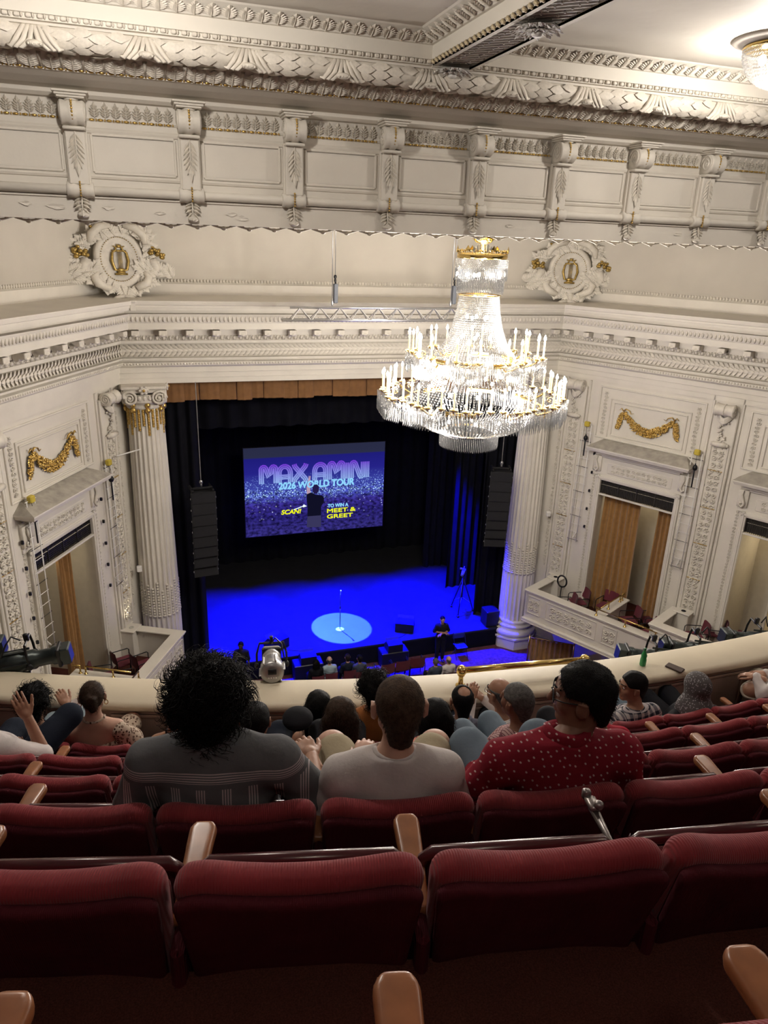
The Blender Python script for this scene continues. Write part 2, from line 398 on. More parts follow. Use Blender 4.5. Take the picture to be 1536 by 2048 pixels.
for k in range(9):
    a = -.5+k*.24; b.ell((0, -.14-.128*math.cos(a-.7), 1.125+.128*math.sin(.9-a)), (.012, .011, .015), 6, 4)
for k in range(6): b.ell((0, -.112-.001, .355+k*.026), (.011, .022, .013), 6, 4)
b.obj('gilt_beads', M_GOLD, bkt, True)
lf = leaf_unit(.16, .44, .045, 5, 11, 17, .35, name='acanthus_leaf')
mob('acanthus_leaf', lf, bkt, frame((0, -.108, .96), (1, 0, 0), (0, -1, 0), (0, 0, -1)))
b = MB(); b.lathe([(.05, -.135), (.078, -.13), (.07, -.09), (.082, -.06), (.066, -.02), (.066, .02), (.082, .06), (.07, .09), (.078, .13), (.05, .135)], 18, M=T(0, -.05, .412) @ RY(PI/2)); b.obj('ring', M_PL, bkt, True)
dl = leaf_unit(.19, .22, .07, 3, 11, 11, .7, name='drop_leaf'); mob('drop_leaf', dl, bkt, frame((0, -.02, .35), (1, 0, 0), (0, -1, 0), (0, 0, -1)))
b = MB(); b.ell((0, -.05, .17), (.06, .045, .03), 8, 6); b.ell((0, -.1, 1.235), (.09, .17, .02), 10, 4); b.obj('leaf_tip', M_PL2, bkt, True)
for i, x in enumerate(brx):
    if i == 0: bkt.matrix_basis = T(x, 9, 0)
    else: copy_tree(bkt, trim1, T(x, 9, 0))
# carved edge hanging under the far lip
e = MB(); e.tube([(-.14, 0, 0), (-.05, -.01, -.02), (0, 0, -.03), (.05, -.01, -.02), (.14, 0, 0)], [.008, .013, .02, .013, .008], 5); e.ell((0, 0, -.03), (.035, .02, .025), 6, 4); e.ell((-.09, 0, -.006), (.03, .015, .012), 6, 4)
e.ell((.09, 0, -.006), (.03, .015, .012), 6, 4); em = e.mesh('edge_ornament', M_PL2, True)
along(em, 'edge_ornament', trim1, (-3, 9.35, .123), (12, 9.35, .123), .3, (0, -1, 0), (0, 0, 1))
# acanthus band, slanting out above the plain cove
ac = leaf_unit(.19, .2, .042, 4, 9, 10, .12, name='acanthus_leaf')
dy, dz = (8.22-8.44), (1.557-1.437); l = math.hypot(dy, dz); upv = (0, dy/l, dz/l); outv = (0, -dz/l, dy/l)
along(ac, 'acanthus_leaf', trim1, (-4, 8.44, 1.437), (13, 8.44, 1.437), .185, outv, upv)
dart = MB(); dart.tube([(0, .012, .2), (0, .02, .12), (0, .014, .02)], [.022, .014, .006], 5); dart = dart.mesh('leaf_dart', M_PL2, True)
along(dart, 'leaf_dart', trim1, (-4+.0925, 8.44, 1.437), (13+.0925, 8.44, 1.437), .185, outv, upv)
b = MB(); bm = [v.co for v in bead.vertices]; bf = [tuple(p.vertices) for p in bead.polygons]
for k in range(190): b.add(bm, bf, T(-4+k*.09, 8.452, 1.432))
b.obj('gilt_bead_string', M_GOLD, trim1, True)
# laurel garland with ribbons
RB0, RBS = 1.0, .93
def garland_x(i): return .26+RBS*i
lfm = MB(); lfm.add([(-.5, 0, 0), (-.12, .06, .24), (.25, .11, .16), (.5, .13, 0), (.25, .11, -.16), (-.12, .06, -.24), (.0, .15, 0)], [(0, 6, 1), (1, 6, 2), (2, 6, 3), (3, 6, 4), (4, 6, 5), (5, 6, 0)])
lfm = lfm.mesh('bay_leaf', M_PL2, True)
rib = MB()
for s in (-1, 1):
    for q in (0, .035, -.035): rib.tube([(s*.02+q, -.02, .12), (s*.05+q, -.13, .06), (s*.09+q*1.6, -.15, -.04), (s*.15+q*1.3, -.13, -.1), (s*.21+q*.6, -.12, -.09)], [.02, .025, .028, .024, .008], 5, flat=.5)
rib.ell((0, -.15, -.07), (.075, .05, .03), 9, 6)
for k in range(7): rib.ell((-.05+k*.0166, -.185, -.08+.008*(k % 2)), .011, 5, 4)
rib = rib.mesh('ribbon_bow', M_PL2, True)
for i in range(-5, 14):
    x0 = garland_x(i); g = MB()
    g.tube([(x0+RBS*k/10, 8.10, 1.618) for k in range(11)], [.085+.025*math.sin(PI*k/10) for k in range(11)], 10)
    go = g.obj('laurel_garland', M_PL2, trim1, True); mob('ribbon_bow', rib, trim1, T(x0, 8.13, 1.6))
    if -3 <= i <= 9:
        for k in range(6):
            for a in range(4):
                if (k+a) % 6 == 5: continue
                an = -.25+a*.62+(.31 if k % 2 else 0); rr = .082+.025*math.sin(PI*(k+.5)/6); s = 1 if k < 3 else -1
                q = Vector((x0+RBS*(k+.5)/6, 8.10-rr*math.cos(an), 1.618-rr*math.sin(an)))
                out = Vector((0, -math.cos(an), -math.sin(an)))
                mob('bay_leaf', lfm, go, frame(q, Vector((s, 0, 0))*.2, out*.2, Vector((s, 0, 0)).cross(out)*.2))
# a few lifted flakes of paint below the round moulding
rnd = random.Random(12)
for (x, z, r) in ((-1.02, .26, .05), (-.72, .24, .07), (-.2, .25, .05), (.32, .22, .04), (1.1, .24, .045), (1.22, .2, .06), (4.6, .25, .04), (7.2, .24, .05)):
    b = MB(); n = 11; P = [(x+r*rnd.uniform(.6, 1.2)*math.cos(2*PI*k/n)*1.4, 8.996-rnd.uniform(.002, .012), z+r*rnd.uniform(.4, 1)*math.sin(2*PI*k/n)*.6) for k in range(n)]
    b.add(P+[(x, 8.998, z)], [(k, (k+1) % n, n) for k in range(n)]); b.obj('paint_flake', M_PL, trim1)
# ------------------------------------------------------------------ coffered ceiling
COFF = [(-9.5, -3.45), (-3.0, 3.05), (3.5, 8.55), (9.0, 15.05)]; CY0, CY1 = -5.5, 7.95
c = MB(); cp = [(0, 1.70), (.0, 1.745), (.02, 1.75), (.02, 1.872), (.045, 1.876), (.055, 1.89), (.2, 1.962), (.215, 1.975), (.25, 1.975)]
for x0, x1 in COFF:
    c.sweep(cp, [(x0, CY0), (x0, CY1), (x1, CY1), (x1, CY0)], True)
    c.add([(x0+.25, CY0+.25, 1.975), (x1-.25, CY0+.25, 1.975), (x1-.25, CY1-.25, 1.975), (x0+.25, CY1-.25, 1.975)], [(0, 1, 2, 3)])
xs = [FX0]+[q for p in COFF for q in p]+[FX1]
for k in (0, 2, 4, 6, 8):
    a, b2 = xs[k], xs[k+1]
    if k in (0, 8) or k == 2 or k == 6: c.add([(a, CY0, 1.70), (b2, CY0, 1.70), (b2, 8, 1.70), (a, 8, 1.70)], [(0, 1, 2, 3)])
    else:
        for p, r in ((a, a+.045), (b2-.045, b2)): c.box(((p+r)/2, (CY0+8)/2, 1.71), (r-p, 8-CY0, .022))
        for p, r in ((a+.045, -1), (b2-.045, 1)): c.add([(p, CY0, 1.70), (p, 8, 1.70), (p, 8, 1.79), (p, CY0, 1.79)], [(0, 1, 2, 3)])
        c.box(((a+b2)/2, 7.985, 1.72), (b2-a, .06, .05))
c.add([(FX0, CY0, 1.70), (FX1, CY0, 1.70), (FX1, CY0-2, 1.70), (FX0, CY0-2, 1.70)], [(0, 1, 2, 3)])
ceil = struct('ceiling', c, M_CEIL, 'cream coffered plaster ceiling with carved crown mouldings', 'ceiling')
b = MB(); b.box((3.275, (CY0+8)/2, 1.80), (.46, 8-CY0, .012)); b.obj('vent_backing', mat('dark_vent', (.03, .027, .022), .9), ceil)
# crown leaves and rope round the visible coffers
cr = leaf_unit(.155, .175, .038, 4, 8, 9, .15, name='crown_leaf')
rp = MB(); rp.cbox((0, .012, 0), (.048, .034, .036), .008); rp.ell((.036, .012, 0), (.011, .02, .021), 6, 4); rp = rp.mesh('rope_bead', M_PL2)
rpg = MB(); rpg.tube([(-.03, .014, -.02), (-.005, .028, 0), (.02, .014, .02)], [.012, .017, .012], 5); rpg = rpg.mesh('rope_twist', mat('gilded_cream', (.60, .50, .32), .5, .2, var=.15, scale=20), True)
a45 = math.atan2(.075, .145)
def crown(A, B, inn, rmesh, nm):
    inn = Vector(inn); up = inn*math.cos(a45)+Vector((0, 0, 1))*math.sin(a45); out = inn*math.sin(a45)-Vector((0, 0, 1))*math.cos(a45)
    along(cr, 'crown_leaf', ceil, Vector(A)+inn*.055+Vector((0, 0, 1.885)), Vector(B)+inn*.055+Vector((0, 0, 1.885)), .15, out, up)
    along(rmesh, nm, ceil, Vector(A)+inn*.0+Vector((0, 0, 1.728)), Vector(B)+inn*.0+Vector((0, 0, 1.728)), .092, inn, (0, 0, 1))
crown((-1.2, CY1, 0), (3.05, CY1, 0), (0, -1, 0), rp, 'rope_bead')
crown((3.5, CY1, 0), (8.55, CY1, 0), (0, -1, 0), rp, 'rope_bead')
crown((3.05, 3.2, 0), (3.05, CY1, 0), (-1, 0, 0), rpg, 'rope_twist')
# lattice strip with rosettes
lb = MB(); lb.cbox((0, 0, 0), (.5, .016, .022), .004); lb.ell((-.1, 0, -.008), (.014, .016, .012), 6, 4); lb.ell((.1, 0, -.008), (.014, .016, .012), 6, 4); lb = lb.mesh('lattice_bar', M_WHITE)
for k in range(34):
    y = 7.86-k*.105
    for s in (-1, 1): mob('lattice_bar', lb, ceil, T(3.275, y, 1.745+.01*s) @ RZ(s*.72) @ S(.94, 1, 1))
ro = MB(); pt = leaf_unit(.13, .2, .06, 3, 7, 8, .6)
for ring, (n, r, zz) in enumerate(((12, .03, 0), (10, .0, -.03))):
    for k in range(n):
        a = 2*PI*k/n+ring*.3; d = Vector((math.cos(a), math.sin(a), 0))
        ro.add([v.co for v in pt.vertices], [tuple(p.vertices) for p in pt.polygons], frame(d*r+Vector((0, 0, zz)), d.cross(Vector((0, 0, -1))), (0, 0, -1), d) @ S(1 if ring == 0 else .7))
ro.ell((0, 0, -.07), (.05, .05, .025), 10, 6); ro = ro.mesh('rosette', M_WHITE, True)
for y in (7.97, 6.2, 4.43, 2.66): mob('rosette', ro, ceil, T(3.275, y, 1.70))
# crystal bowl lights
M_CRY = None
def crystal_mat():
    m = bpy.data.materials.new('cut_crystal'); m.use_nodes = True; t = m.node_tree; L = t.links.new; t.nodes.remove(t.nodes['Principled BSDF'])
    out = t.nodes['Material Output']; tr = t.nodes.new('ShaderNodeBsdfTransparent'); tl = t.nodes.new('ShaderNodeBsdfTranslucent'); gl = t.nodes.new('ShaderNodeBsdfGlossy'); df = t.nodes.new('ShaderNodeBsdfDiffuse')
    gl.inputs['Roughness'].default_value = .12; tl.inputs['Color'].default_value = (.2, .2, .2, 1); df.inputs['Color'].default_value = (.2, .2, .2, 1)
    m1 = t.nodes.new('ShaderNodeMixShader'); m1.inputs[0].default_value = .5; L(tl.outputs[0], m1.inputs[1]); L(df.outputs[0], m1.inputs[2])
    m2 = t.nodes.new('ShaderNodeMixShader'); m2.inputs[0].default_value = .5; L(m1.outputs[0], m2.inputs[1]); L(gl.outputs[0], m2.inputs[2])
    m3 = t.nodes.new('ShaderNodeMixShader'); m3.inputs[0].default_value = .4; L(tr.outputs[0], m3.inputs[1]); L(m2.outputs[0], m3.inputs[2])
    L(m3.outputs[0], out.inputs['Surface']); return m
M_CRY = crystal_mat()
M_BULB = mat('lit_bulb', (1, .9, .75), .4, emit=(1, .88, .7), estr=40); M_BULB.cycles.emission_sampling = 'NONE'
OCT = ([(1, 0, 0), (-1, 0, 0), (0, 1, 0), (0, -1, 0), (0, 0, 1), (0, 0, -1)], [(0, 2, 4), (2, 1, 4), (1, 3, 4), (3, 0, 4), (2, 0, 5), (1, 2, 5), (3, 1, 5), (0, 3, 5)])
def beads(name, pts, r, parent, stretch=1):
    V = np.array(OCT[0], float)*np.array([r, r, r*stretch]); F = np.array(OCT[1]); P = np.array(pts)
    v = (P[:, None, :]+V[None]).reshape(-1, 3); f = (F[None]+6*np.arange(len(P))[:, None, None]).reshape(-1, 3)
    me = bpy.data.meshes.new(name); me.from_pydata(v.tolist(), [], f.tolist()); me.materials.append(M_CRY)
    return mob(name, me, parent, kind='stuff')
for k, (x, y) in enumerate(FIXT):
    f = thing('ceiling_light', ['crystal bowl ceiling light at the top right beside the plaster ribs', 'crystal bowl ceiling light over the left coffer', 'crystal bowl ceiling light over the far right coffer',
              'crystal bowl ceiling light over the middle rear seats', 'crystal bowl ceiling light over the left rear seats', 'crystal bowl ceiling light over the right rear seats'][k], 'ceiling light', T(x, y, 1.975), 'crystal bowl ceiling lights')
    b = MB(); b.lathe([(.47, 0), (.46, -.02), (.40, -.035), (.34, -.06)], 36); b.obj('ceiling_plate', M_PL, f, True)
    b = MB(); b.lathe([(.345, -.05), (.36, -.06), (.36, -.085), (.345, -.09)], 36); b.obj('rim', M_BRASS, f, True)
    P = []
    for j in range(15):
        a = j/15*PI/2; r = .35*math.cos(a); z = -.09-.33*math.sin(a); n = max(4, int(2*PI*r/.03))
        P += [(r*math.cos(2*PI*i/n), r*math.sin(2*PI*i/n), z) for i in range(n)]
    beads('crystal_bowl', P, .0145, f)
    for j in range(5):
        b = MB(); b.ell((.16*math.cos(j*1.257), .16*math.sin(j*1.257), -.17), (.035, .035, .05), 8, 6); b.obj('bulb', M_BULB, f, True)
# ================================================================== proscenium wall, splayed box walls, entablature
ANG = math.radians(27.5); SA, CA = math.sin(ANG), math.cos(ANG)
LW, RW = Vector((-.62, 20.6, 0)), Vector((12.7, 20.6, 0))
DL, DR = Vector((-SA, -CA, 0)), Vector((SA, -CA, 0)); NL, NR = Vector((CA, -SA, 0)), Vector((-CA, -SA, 0))
WM = {'left': frame(LW, DL, NL, (0, 0, 1)), 'right': frame(RW, DR, NR, (0, 0, 1))}
TEND = 11.0
path = [(LW+DL*TEND).to_2d(), LW.to_2d(), RW.to_2d(), (RW+DR*TEND).to_2d()]
ent = [(-.3, -3.78), (.05, -3.78), (.05, -3.64), (.065, -3.635), (.065, -3.49), (.1, -3.48), (.1, -3.34), (.15, -3.32), (.17, -3.3), (.2, -3.28), (.2, -3.2), (.1, -3.17), (.1, -3.13), (.25, -3.11), (.25, -3.075), (.12, -3.07),
       (.2, -2.98), (.22, -2.88), (.2, -2.78), (.12, -2.695), (.25, -2.69), (.25, -2.62), (.22, -2.61), (.24, -2.48), (.3, -2.47), (.3, -2.31), (.6, -2.295), (.6, -2.13), (.63, -2.12), (.69, -1.92), (.69, -1.9), (.5, -1.895), (.5, -1.8),
       (.82, -1.79), (.82, -1.735), (.85, -1.73), (.85, -1.67), (.88, -1.66), (.9, -1.58), (.9, -1.56), (-.1, -1.5), (-.32, -1.49), (-.33, -1.2)]
tr2 = struct('trim_2', MB().sweep(ent, path), M_PL, 'cream entablature running over the stage opening and the side boxes', 'entablature')
up = [(-.33, -1.22), (-.3, -1.2), (-.3, -1.06), (-.33, -1.04), (-.33, -.2), (-.28, .4), (-.1, 1.1), (.4, 1.75), (1.1, 2.0), (1.6, 2.02)]
wallup = struct('wall_upper', MB().sweep(up, path), M_COVE, 'smooth cream coved wall above the entablature', 'wall', True)
b = MB(); b.add([(-14, 9.6, 2.02), (26, 9.6, 2.02), (26, 22, 2.02), (-14, 22, 2.02)], [(0, 1, 2, 3)]); struct('ceiling_far', b, M_CEIL, 'smooth cream ceiling above the great chandelier', 'ceiling')
def seg_frames(o, z, step, name, me, parent, inset=.0, vis=7.5):
    """units along the three visible runs of the entablature"""
    k = math.tan(ANG/1)  # mitre shift of the inner offset line
    sh = o*math.tan((PI/2-ANG)/2)
    for A, d, n, L in ((LW, DL, NL, vis), (RW, DR, NR, vis)):
        P = A+n*o; along(me, name, parent, P+d*(sh*1)+Vector((0, 0, z)), P+d*L+Vector((0, 0, z)), step, n, (0, 0, 1))
    along(me, name, parent, LW+Vector((sh, -o, z)), RW+Vector((-sh, -o, z)), step, (0, -1, 0), (0, 0, 1))
md = MB(); md.cbox((0, .15, .08), (.2, .30, .13), .012); md.lathe([(.07, -.1), (.075, -.08), (.06, 0), (.075, .08), (.07, .1)], 12, M=T(0, .09, .03) @ RY(PI/2)); md.ell((0, .27, .03), (.075, .05, .045), 8, 5)
md = md.mesh('modillion', M_PL2); seg_frames(.3, -2.47, .67, '', md, tr2) if False else seg_frames(.3, -2.47, .67, 'modillion', md, tr2)
seg_frames(.225, -2.615, .167, 'egg_and_dart', egg_unit(.167, .13, .06), tr2)
lf2 = leaf_unit(.2, .36, .05, 2, 7, 9, .1)
def lau(b, sx):
    for r, (zz, sc) in enumerate(((-.1, 1), (.0, 1.15), (.1, 1))):
        b.add([v.co for v in lfm.vertices], [tuple(p.vertices) for p in lfm.polygons], T(.02*r*sx, .095-.5*zz*zz*4, zz+.19) @ RY(.5*zz/.1*sx if zz else 0) @ RX(-zz*4) @ S(.22*sx, .36, .25))
for sx, nm in ((1, 'a'), (-1, 'b')): pass
lb1 = MB(); lau(lb1, 1); lb1 = lb1.mesh('laurel_leaves', M_PL2, True)
seg_frames(.12, -3.07, .13, 'laurel_leaves', lb1, tr2, vis=6.6)
b = MB()
for A, d, n, L, sh in ((LW, DL, NL, 7.5, .4), (RW, DR, NR, 7.5, .4), (LW, Vector((1, 0, 0)), Vector((0, -1, 0)), 13.32-.4, .4)):
    for o, z, st, r in ((.655, -2.02, .11, (.04, .03, .085)), (.2, -3.24, .08, (.03, .018, .03)), (-.29, -1.13, .085, (.035, .025, .05))):
        for k in range(int((L-o*.56)/st)):
            q = A+n*o+d*(o*.56+k*st); b.ell((q.x, q.y, z), (r[0], r[0], r[2]), 5, 4)
b.obj('bead_bands', M_PL2, tr2, True, kind='stuff')
# ---------------------------------------------------------------- side walls with boxes
OP = [(2.05, 4.47, -11.5), (6.52, 8.95, -11.05)]           # openings: t0, t1, floor
OPT = -7.28
fol = {k: arabesque(*a) for k, a in dict(pil=(.36, 5.5, .05, 3, None, .19), strip=(.12, 5.2, .025, 5, None, .12), side=(.16, 1.35, .025, 9, None, .11), fr=(1.85, .26, .03, 11, None, .17), par=(1.55, .42, .035, 13, None, .24), sq=(.42, .42, .035, 17, None, .21), slim=(.1, 4.2, .018, 19, None, .1)).items()}
M_GRILLE = mat('dark_bronze_grille', (.05, .045, .04), .5, .6)
sw = MB(); sp = [spiral_pts(.16, 1.6, 20)]
def blob_garland():
    rnd = random.Random(4); b = MB()
    def leafy(x, z, r):
        for q in range(5):
            a = rnd.uniform(0, 6.28); b.ell((x+rnd.uniform(-r, r), rnd.uniform(.02, .07), z+rnd.uniform(-r, r)), (rnd.uniform(.025, .045), .03, rnd.uniform(.02, .035)), 5, 4, None)
            b.add([(-.5, 0, 0), (0, 0, -.2), (.6, .3, 0), (0, 0, .2), (0, .35, 0)], [(0, 1, 4), (1, 2, 4), (2, 3, 4), (3, 0, 4)], T(x+rnd.uniform(-r, r), .03, z+rnd.uniform(-r, r)) @ RY(a) @ S(.09))
    for k in range(34):
        u = k/33; x = -.74+1.48*u; z = -.05-.46*math.sin(PI*u)**.9; leafy(x, z, .05+.075*math.sin(PI*u)); leafy(x, z, .05+.075*math.sin(PI*u))
    for s in (-1, 1):
        for k in range(9): leafy(s*(.83+.012*k), -.08-.052*k, .07-.005*abs(k-5)); leafy(s*(.83+.012*k), -.08-.052*k, .06)
        b.tube([(s*.8, .05, .02), (s*.72, .07, .1), (s*.6, .06, .06), (s*.55, .05, -.03), (s*.47, .05, -.0)], [.03, .035, .03, .02, .01], 6, flat=.5)
        b.tube([(s*.8, .05, .02), (s*.86, .07, .1), (s*.93, .06, .03)], [.03, .03, .01], 6, flat=.5)
    return b.mesh('gilt_swag', M_GOLD, True)
swag = blob_garland()
def mk_console_scroll():
    b = MB(); prof = [(.16, -.26), (.185, -.24), (.16, -.2), (.15, -.05), (.16, 0), (.15, .05), (.16, .2), (.185, .24), (.16, .26)]
    b.lathe(prof, 28, M=T(0, .16, 0) @ RY(PI/2), mod=lambda q, i: 1+.03*math.cos(14*q))
    for s in (-1, 1): b.tube([(s*.262, .16+p, q) for p, q in spiral_pts(.15, 2.2, 26)], .014, 5)
    for k in range(12): b.ell((0, .16+.165*math.cos(k*.2-.6), .165*math.sin(k*.2-.6)), .016, 6, 4)
    return b.mesh('capital_scroll', M_PL2, True)
cscroll = mk_console_scroll()
def mk_drop():
    b = MB(); rnd = random.Random(8)
    for k in range(5):
        b.tube([(-.2, .05, -.1-.03*k), (-.08, .12, -.24-.03*k), (0, .14, -.28-.03*k), (.08, .12, -.24-.03*k), (.2, .05, -.1-.03*k)], [.02, .035, .04, .035, .02], 5)
    for k in range(26):
        z = -.3-.03*k; r = .13*(1-.012*k); b.ell((rnd.uniform(-r, r), .04+rnd.uniform(0, .05), z), (.04, .03, .03), 5, 4)
    b.tube([(-.19, .08, -1.0), (0, .11, -1.0), (.19, .08, -1.0)], [.07, .075, .07], 10); b.tube([(-.24, .08, -1.0), (-.19, .08, -1.0)], .05, 8); b.tube([(.24, .08, -1.0), (.19, .08, -1.0)], .05, 8)
    return b.mesh('carved_drop', M_PL2, True)
cdrop = mk_drop()
def mk_scroll_bracket():
    b = MB(); b.tube([(.0, .1, .02), (.03, .13, -.1), (-.02, .12, -.24), (-.06, .1, -.36), (0, .1, -.46), (.07, .1, -.4), (.05, .1, -.33), (.0, .1, -.36)], [.02, .035, .04, .04, .035, .03, .022, .015], 6)
    b.cbox((0, .04, -.22), (.28, .08, .5), .01); return b.mesh('scroll_bracket', M_PL2, True)
sbr = mk_scroll_bracket()
def drape(w, h, n, seed, amp=.06, flare=0, m=None, name='curtain'):
    rnd = random.Random(seed); ph = [rnd.uniform(0, 6) for _ in range(4)]
    def fn(u, v):
        x = (u-.5)*w*(1+flare*(1-v)); y = amp*math.sin(u*n*2*PI+ph[0])+amp*.4*math.sin(u*n*4.7+ph[1]+v)+.02*math.sin(v*4+ph[2]+u*9)
        return (x, y, v*h)
    return MB().grid(fn, n*10+1, 9).mesh(name, m or M_CURT, True)
lab = {'left': 'left', 'right': 'right'}
def build_side(side):
    W = WM[side]; P = lambda t, n, z: W @ Vector((t, n, z)); R = side == 'right'
    w = MB()
    def q(t0, t1, z0, z1, n=0):
        w.add([(t0, n, z0), (t1, n, z0), (t1, n, z1), (t0, n, z1)], [(0, 1, 2, 3)], W)
    q(-.6, OP[0][0], FLZ, -3.7); q(OP[0][0], OP[0][1], -6.84, -3.7); q(OP[0][0], OP[0][1], FLZ, OP[0][2])
    q(OP[0][1], OP[1][0], FLZ, -3.7); q(OP[1][0], OP[1][1], -6.84, -3.7); q(OP[1][0], OP[1][1], FLZ, OP[1][2]); q(OP[1][1], TEND, FLZ, -3.7)
    wall = struct('wall_'+side, w, M_PL, 'cream splayed wall with theatre boxes on the %s of the stage' % side, 'wall')
    add = lambda mb, nm, m, sm=False: mb.obj(nm, m, wall, sm, W)
    for bi, (t0, t1, fz) in enumerate(OP):
        if side == 'left' and bi == 1: dz = .45
        tc = (t0+t1)/2
        # the little room behind the opening
        d = 1.7; r = MB()
        for (a, c2) in (((t0, 0), (t0, -d)), ((t0, -d), (t1+.3, -d)), ((t1+.3, -d), (t1+.3, -.1)), ((t1+.3, -.1), (t1, 0))):
            r.add([(a[0], a[1], fz), (c2[0], c2[1], fz), (c2[0], c2[1], -7.0), (a[0], a[1], -7.0)], [(0, 1, 2, 3)], None)
        r.add([(t0, 0, -7.0), (t1+.3, 0, -7.0), (t1+.3, -d, -7.0), (t0, -d, -7.0)], [(0, 1, 2, 3)])
        add(r, 'box_room_wall', M_BEIGE)
        # frames: outer architrave, lintel, grille
        fr = MB(); zt = -6.84; e = .16
        for x0, x1 in ((t0-e, t0), (t1, t1+e)): fr.cbox(((x0+x1)/2, .03, (zt+fz)/2+.08), (x1-x0, .1, zt-fz+e), .015); fr.cbox(((x0+x1)/2, .07, (zt+fz)/2+.08), ((x1-x0)*.4, .06, zt-fz+e), .01)
        fr.cbox((tc, .03, zt+e/2), (t1-t0+2*e, .1, e), .015); fr.cbox((tc, .07, zt+e/2), (t1-t0+2*e, .06, e*.4), .01); fr.cbox((tc, .03, OPT-.03), (t1-t0, .09, .05), .01)
        add(fr, 'door_frame', M_PL)
        g = MB(); g.box((tc, -.06, (zt+OPT)/2), (t1-t0, .02, zt-OPT)); gp = add(g, 'grille_backing', mat('dark_vent', (.03, .027, .022), .9))
        g = MB(); n = 44
        for k in range(n):
            x = t0+(k+.5)*(t1-t0)/n
            for s in (-1, 1): g.box((x, -.035+s*.006, (zt+OPT)/2), (.014, .01, (zt-OPT)*1.25), None)
            if k: pass
        for k in range(9): g.box((tc, -.03, OPT+.03+k*(zt-OPT-.03)/8.5), (t1-t0, .01, .012))
        for k in range(5): g.box((t0+k*(t1-t0)/4, -.02, (zt+OPT)/2), (.03, .03, zt-OPT))
        add(g, 'grille', M_GRILLE)
        # frieze panel, consoles, hood
        fp = MB(); fp.cbox((tc, .03, -6.42), (2.1, .06, .36), .02); add(fp, 'frieze_panel', M_PL); mob('foliage_relief', fol['fr'], wall, W @ T(tc, .06, -6.55))
        pl = MB(); pl.cbox((tc, .015, -6.35), (t1-t0+.62, .05, .72), .01); add(pl, 'door_entablature', M_PL)
        for s in (-1, 1): mob('scroll_bracket', sbr, wall, W @ T(tc+s*(t1-t0+.36)/2, .02, -6.1) @ S(s, 1, 1))
        hd = MB(); h0, h1 = t0-.42, t1+.42
        hp = [(0, -6.1), (.12, -6.08), (.14, -6.0), (.26, -5.98), (.26, -5.9), (.46, -5.87), (.5, -5.78), (.5, -5.75)]
        hd.sweep([(o, z) for o, z in hp], [(h0, -.01), (h0, 0), (h1, 0), (h1, -.01)][::-1][::-1]) if False else None
        for k in range(len(hp)-1):
            (o0, z0), (o1, z1) = hp[k], hp[k+1]
            i0, i1 = .5-o0, .5-o1
            hd.add([(h0+i0, o0, z0), (h1-i0, o0, z0), (h1-i1, o1, z1), (h0+i1, o1, z1)], [(0, 1, 2, 3)])
            hd.add([(h0+i0, 0, z0), (h0+i0, o0, z0), (h0+i1, o1, z1), (h0+i1, 0, z1)], [(0, 1, 2, 3)]); hd.add([(h1-i0, 0, z0), (h1-i0, o0, z0), (h1-i1, o1, z1), (h1-i1, 0, z1)], [(0, 1, 2, 3)])
        ho = add(hd, 'hood', M_PL)
        ht = MB(); ht.add([(h0, .5, -5.75), (h1, .5, -5.75), (h1-.3, .0, -5.54), (h0+.3, .0, -5.54), (h0, 0, -5.75), (h1, 0, -5.75)], [(0, 1, 2, 3), (0, 3, 4), (1, 5, 2)])
        ht.obj('hood_top', mat('dusty_grey_hood', (.36, .33, .28), .9, var=.2, scale=5), ho, False, W @ Matrix() if False else None)
        ho.children[0].matrix_basis = Matrix()
        dn = MB()
        for k in range(44): dn.box((h0+.33+k*(h1-h0-.66)/43, .2, -5.94), (.035, .1, .06))
        dn.obj('dentils', M_PL2, ho)
        # upper panel with gilt swag
        up2 = MB(); z0, z1 = -5.5, -3.93
        for a, c2, e2, e3 in ((t0-.42, t1+.4, z0, z1), (t0-.04, t1+.03, -5.47, -4.26), (t0+.08, t1-.08, -5.37, -4.36)):
            wd2 = .05 if a < t0-.3 else .04
            for x in (a, c2): up2.cbox((x, .015, (e2+e3)/2), (wd2, .05, e3-e2), .012)
            for z in (e2, e3): up2.cbox(((a+c2)/2, .015, z), (c2-a+wd2, .05, wd2), .012)
        add(up2, 'panel_frame', M_PL); mob('gilt_swag', swag, wall, W @ T(tc+.02, .03, -4.57))
        for s in (-1, 1): mob('foliage_strip', fol['side'], wall, W @ T(tc+s*((t1-t0)/2+.22), .012, -5.4))
        for s in (-1, 1): mob('foliage_strip', fol['slim'], wall, W @ T(tc+s*((t1-t0)/2+.26), .01, -10.9))
    # pilasters
    for pc, zb in ((.86, -10.6), (5.46, -10.2), (10.0, -10.2)):
        p = MB(); p.cbox((0, .03, (zb-.9-4.0)/2), (.66, .12, -4.0-zb+.9), .02)
        for s in (-1, 1): p.cbox((s*.235, .1, (zb-4.95)/2), (.05, .06, -4.95-zb), .012)
        p.cbox((0, .1, zb+.0), (.52, .06, .05), .012)
        for s in (-1, 1): p.cbox((s*.40, -.0, (zb-4.2)/2), (.06, .1, 7.2), .012)
        po = p.obj('pilaster', M_PL, wall, False, W @ T(pc, 0, 0))
        mob('foliage_relief', fol['pil'], po, T(0, .09, -10.45) if zb < -10.5 else T(0, .09, -10.1) @ S(1, 1, .94))
        mob('capital_scroll', cscroll, po, T(0, .05, -3.98)); mob('carved_drop', cdrop, po, T(0, .09, -3.95))
        bd = MB()
        for k in range(1, 5): bd.cbox((0, .115, zb+k*1.12), (.4, .03, .02), .006)
        bd.obj('gilt_tie', M_GOLD, po)
    mob('foliage_strip', fol['strip'], wall, W @ T(.36, .01, -10.4) @ S(1, 1, 1.15))
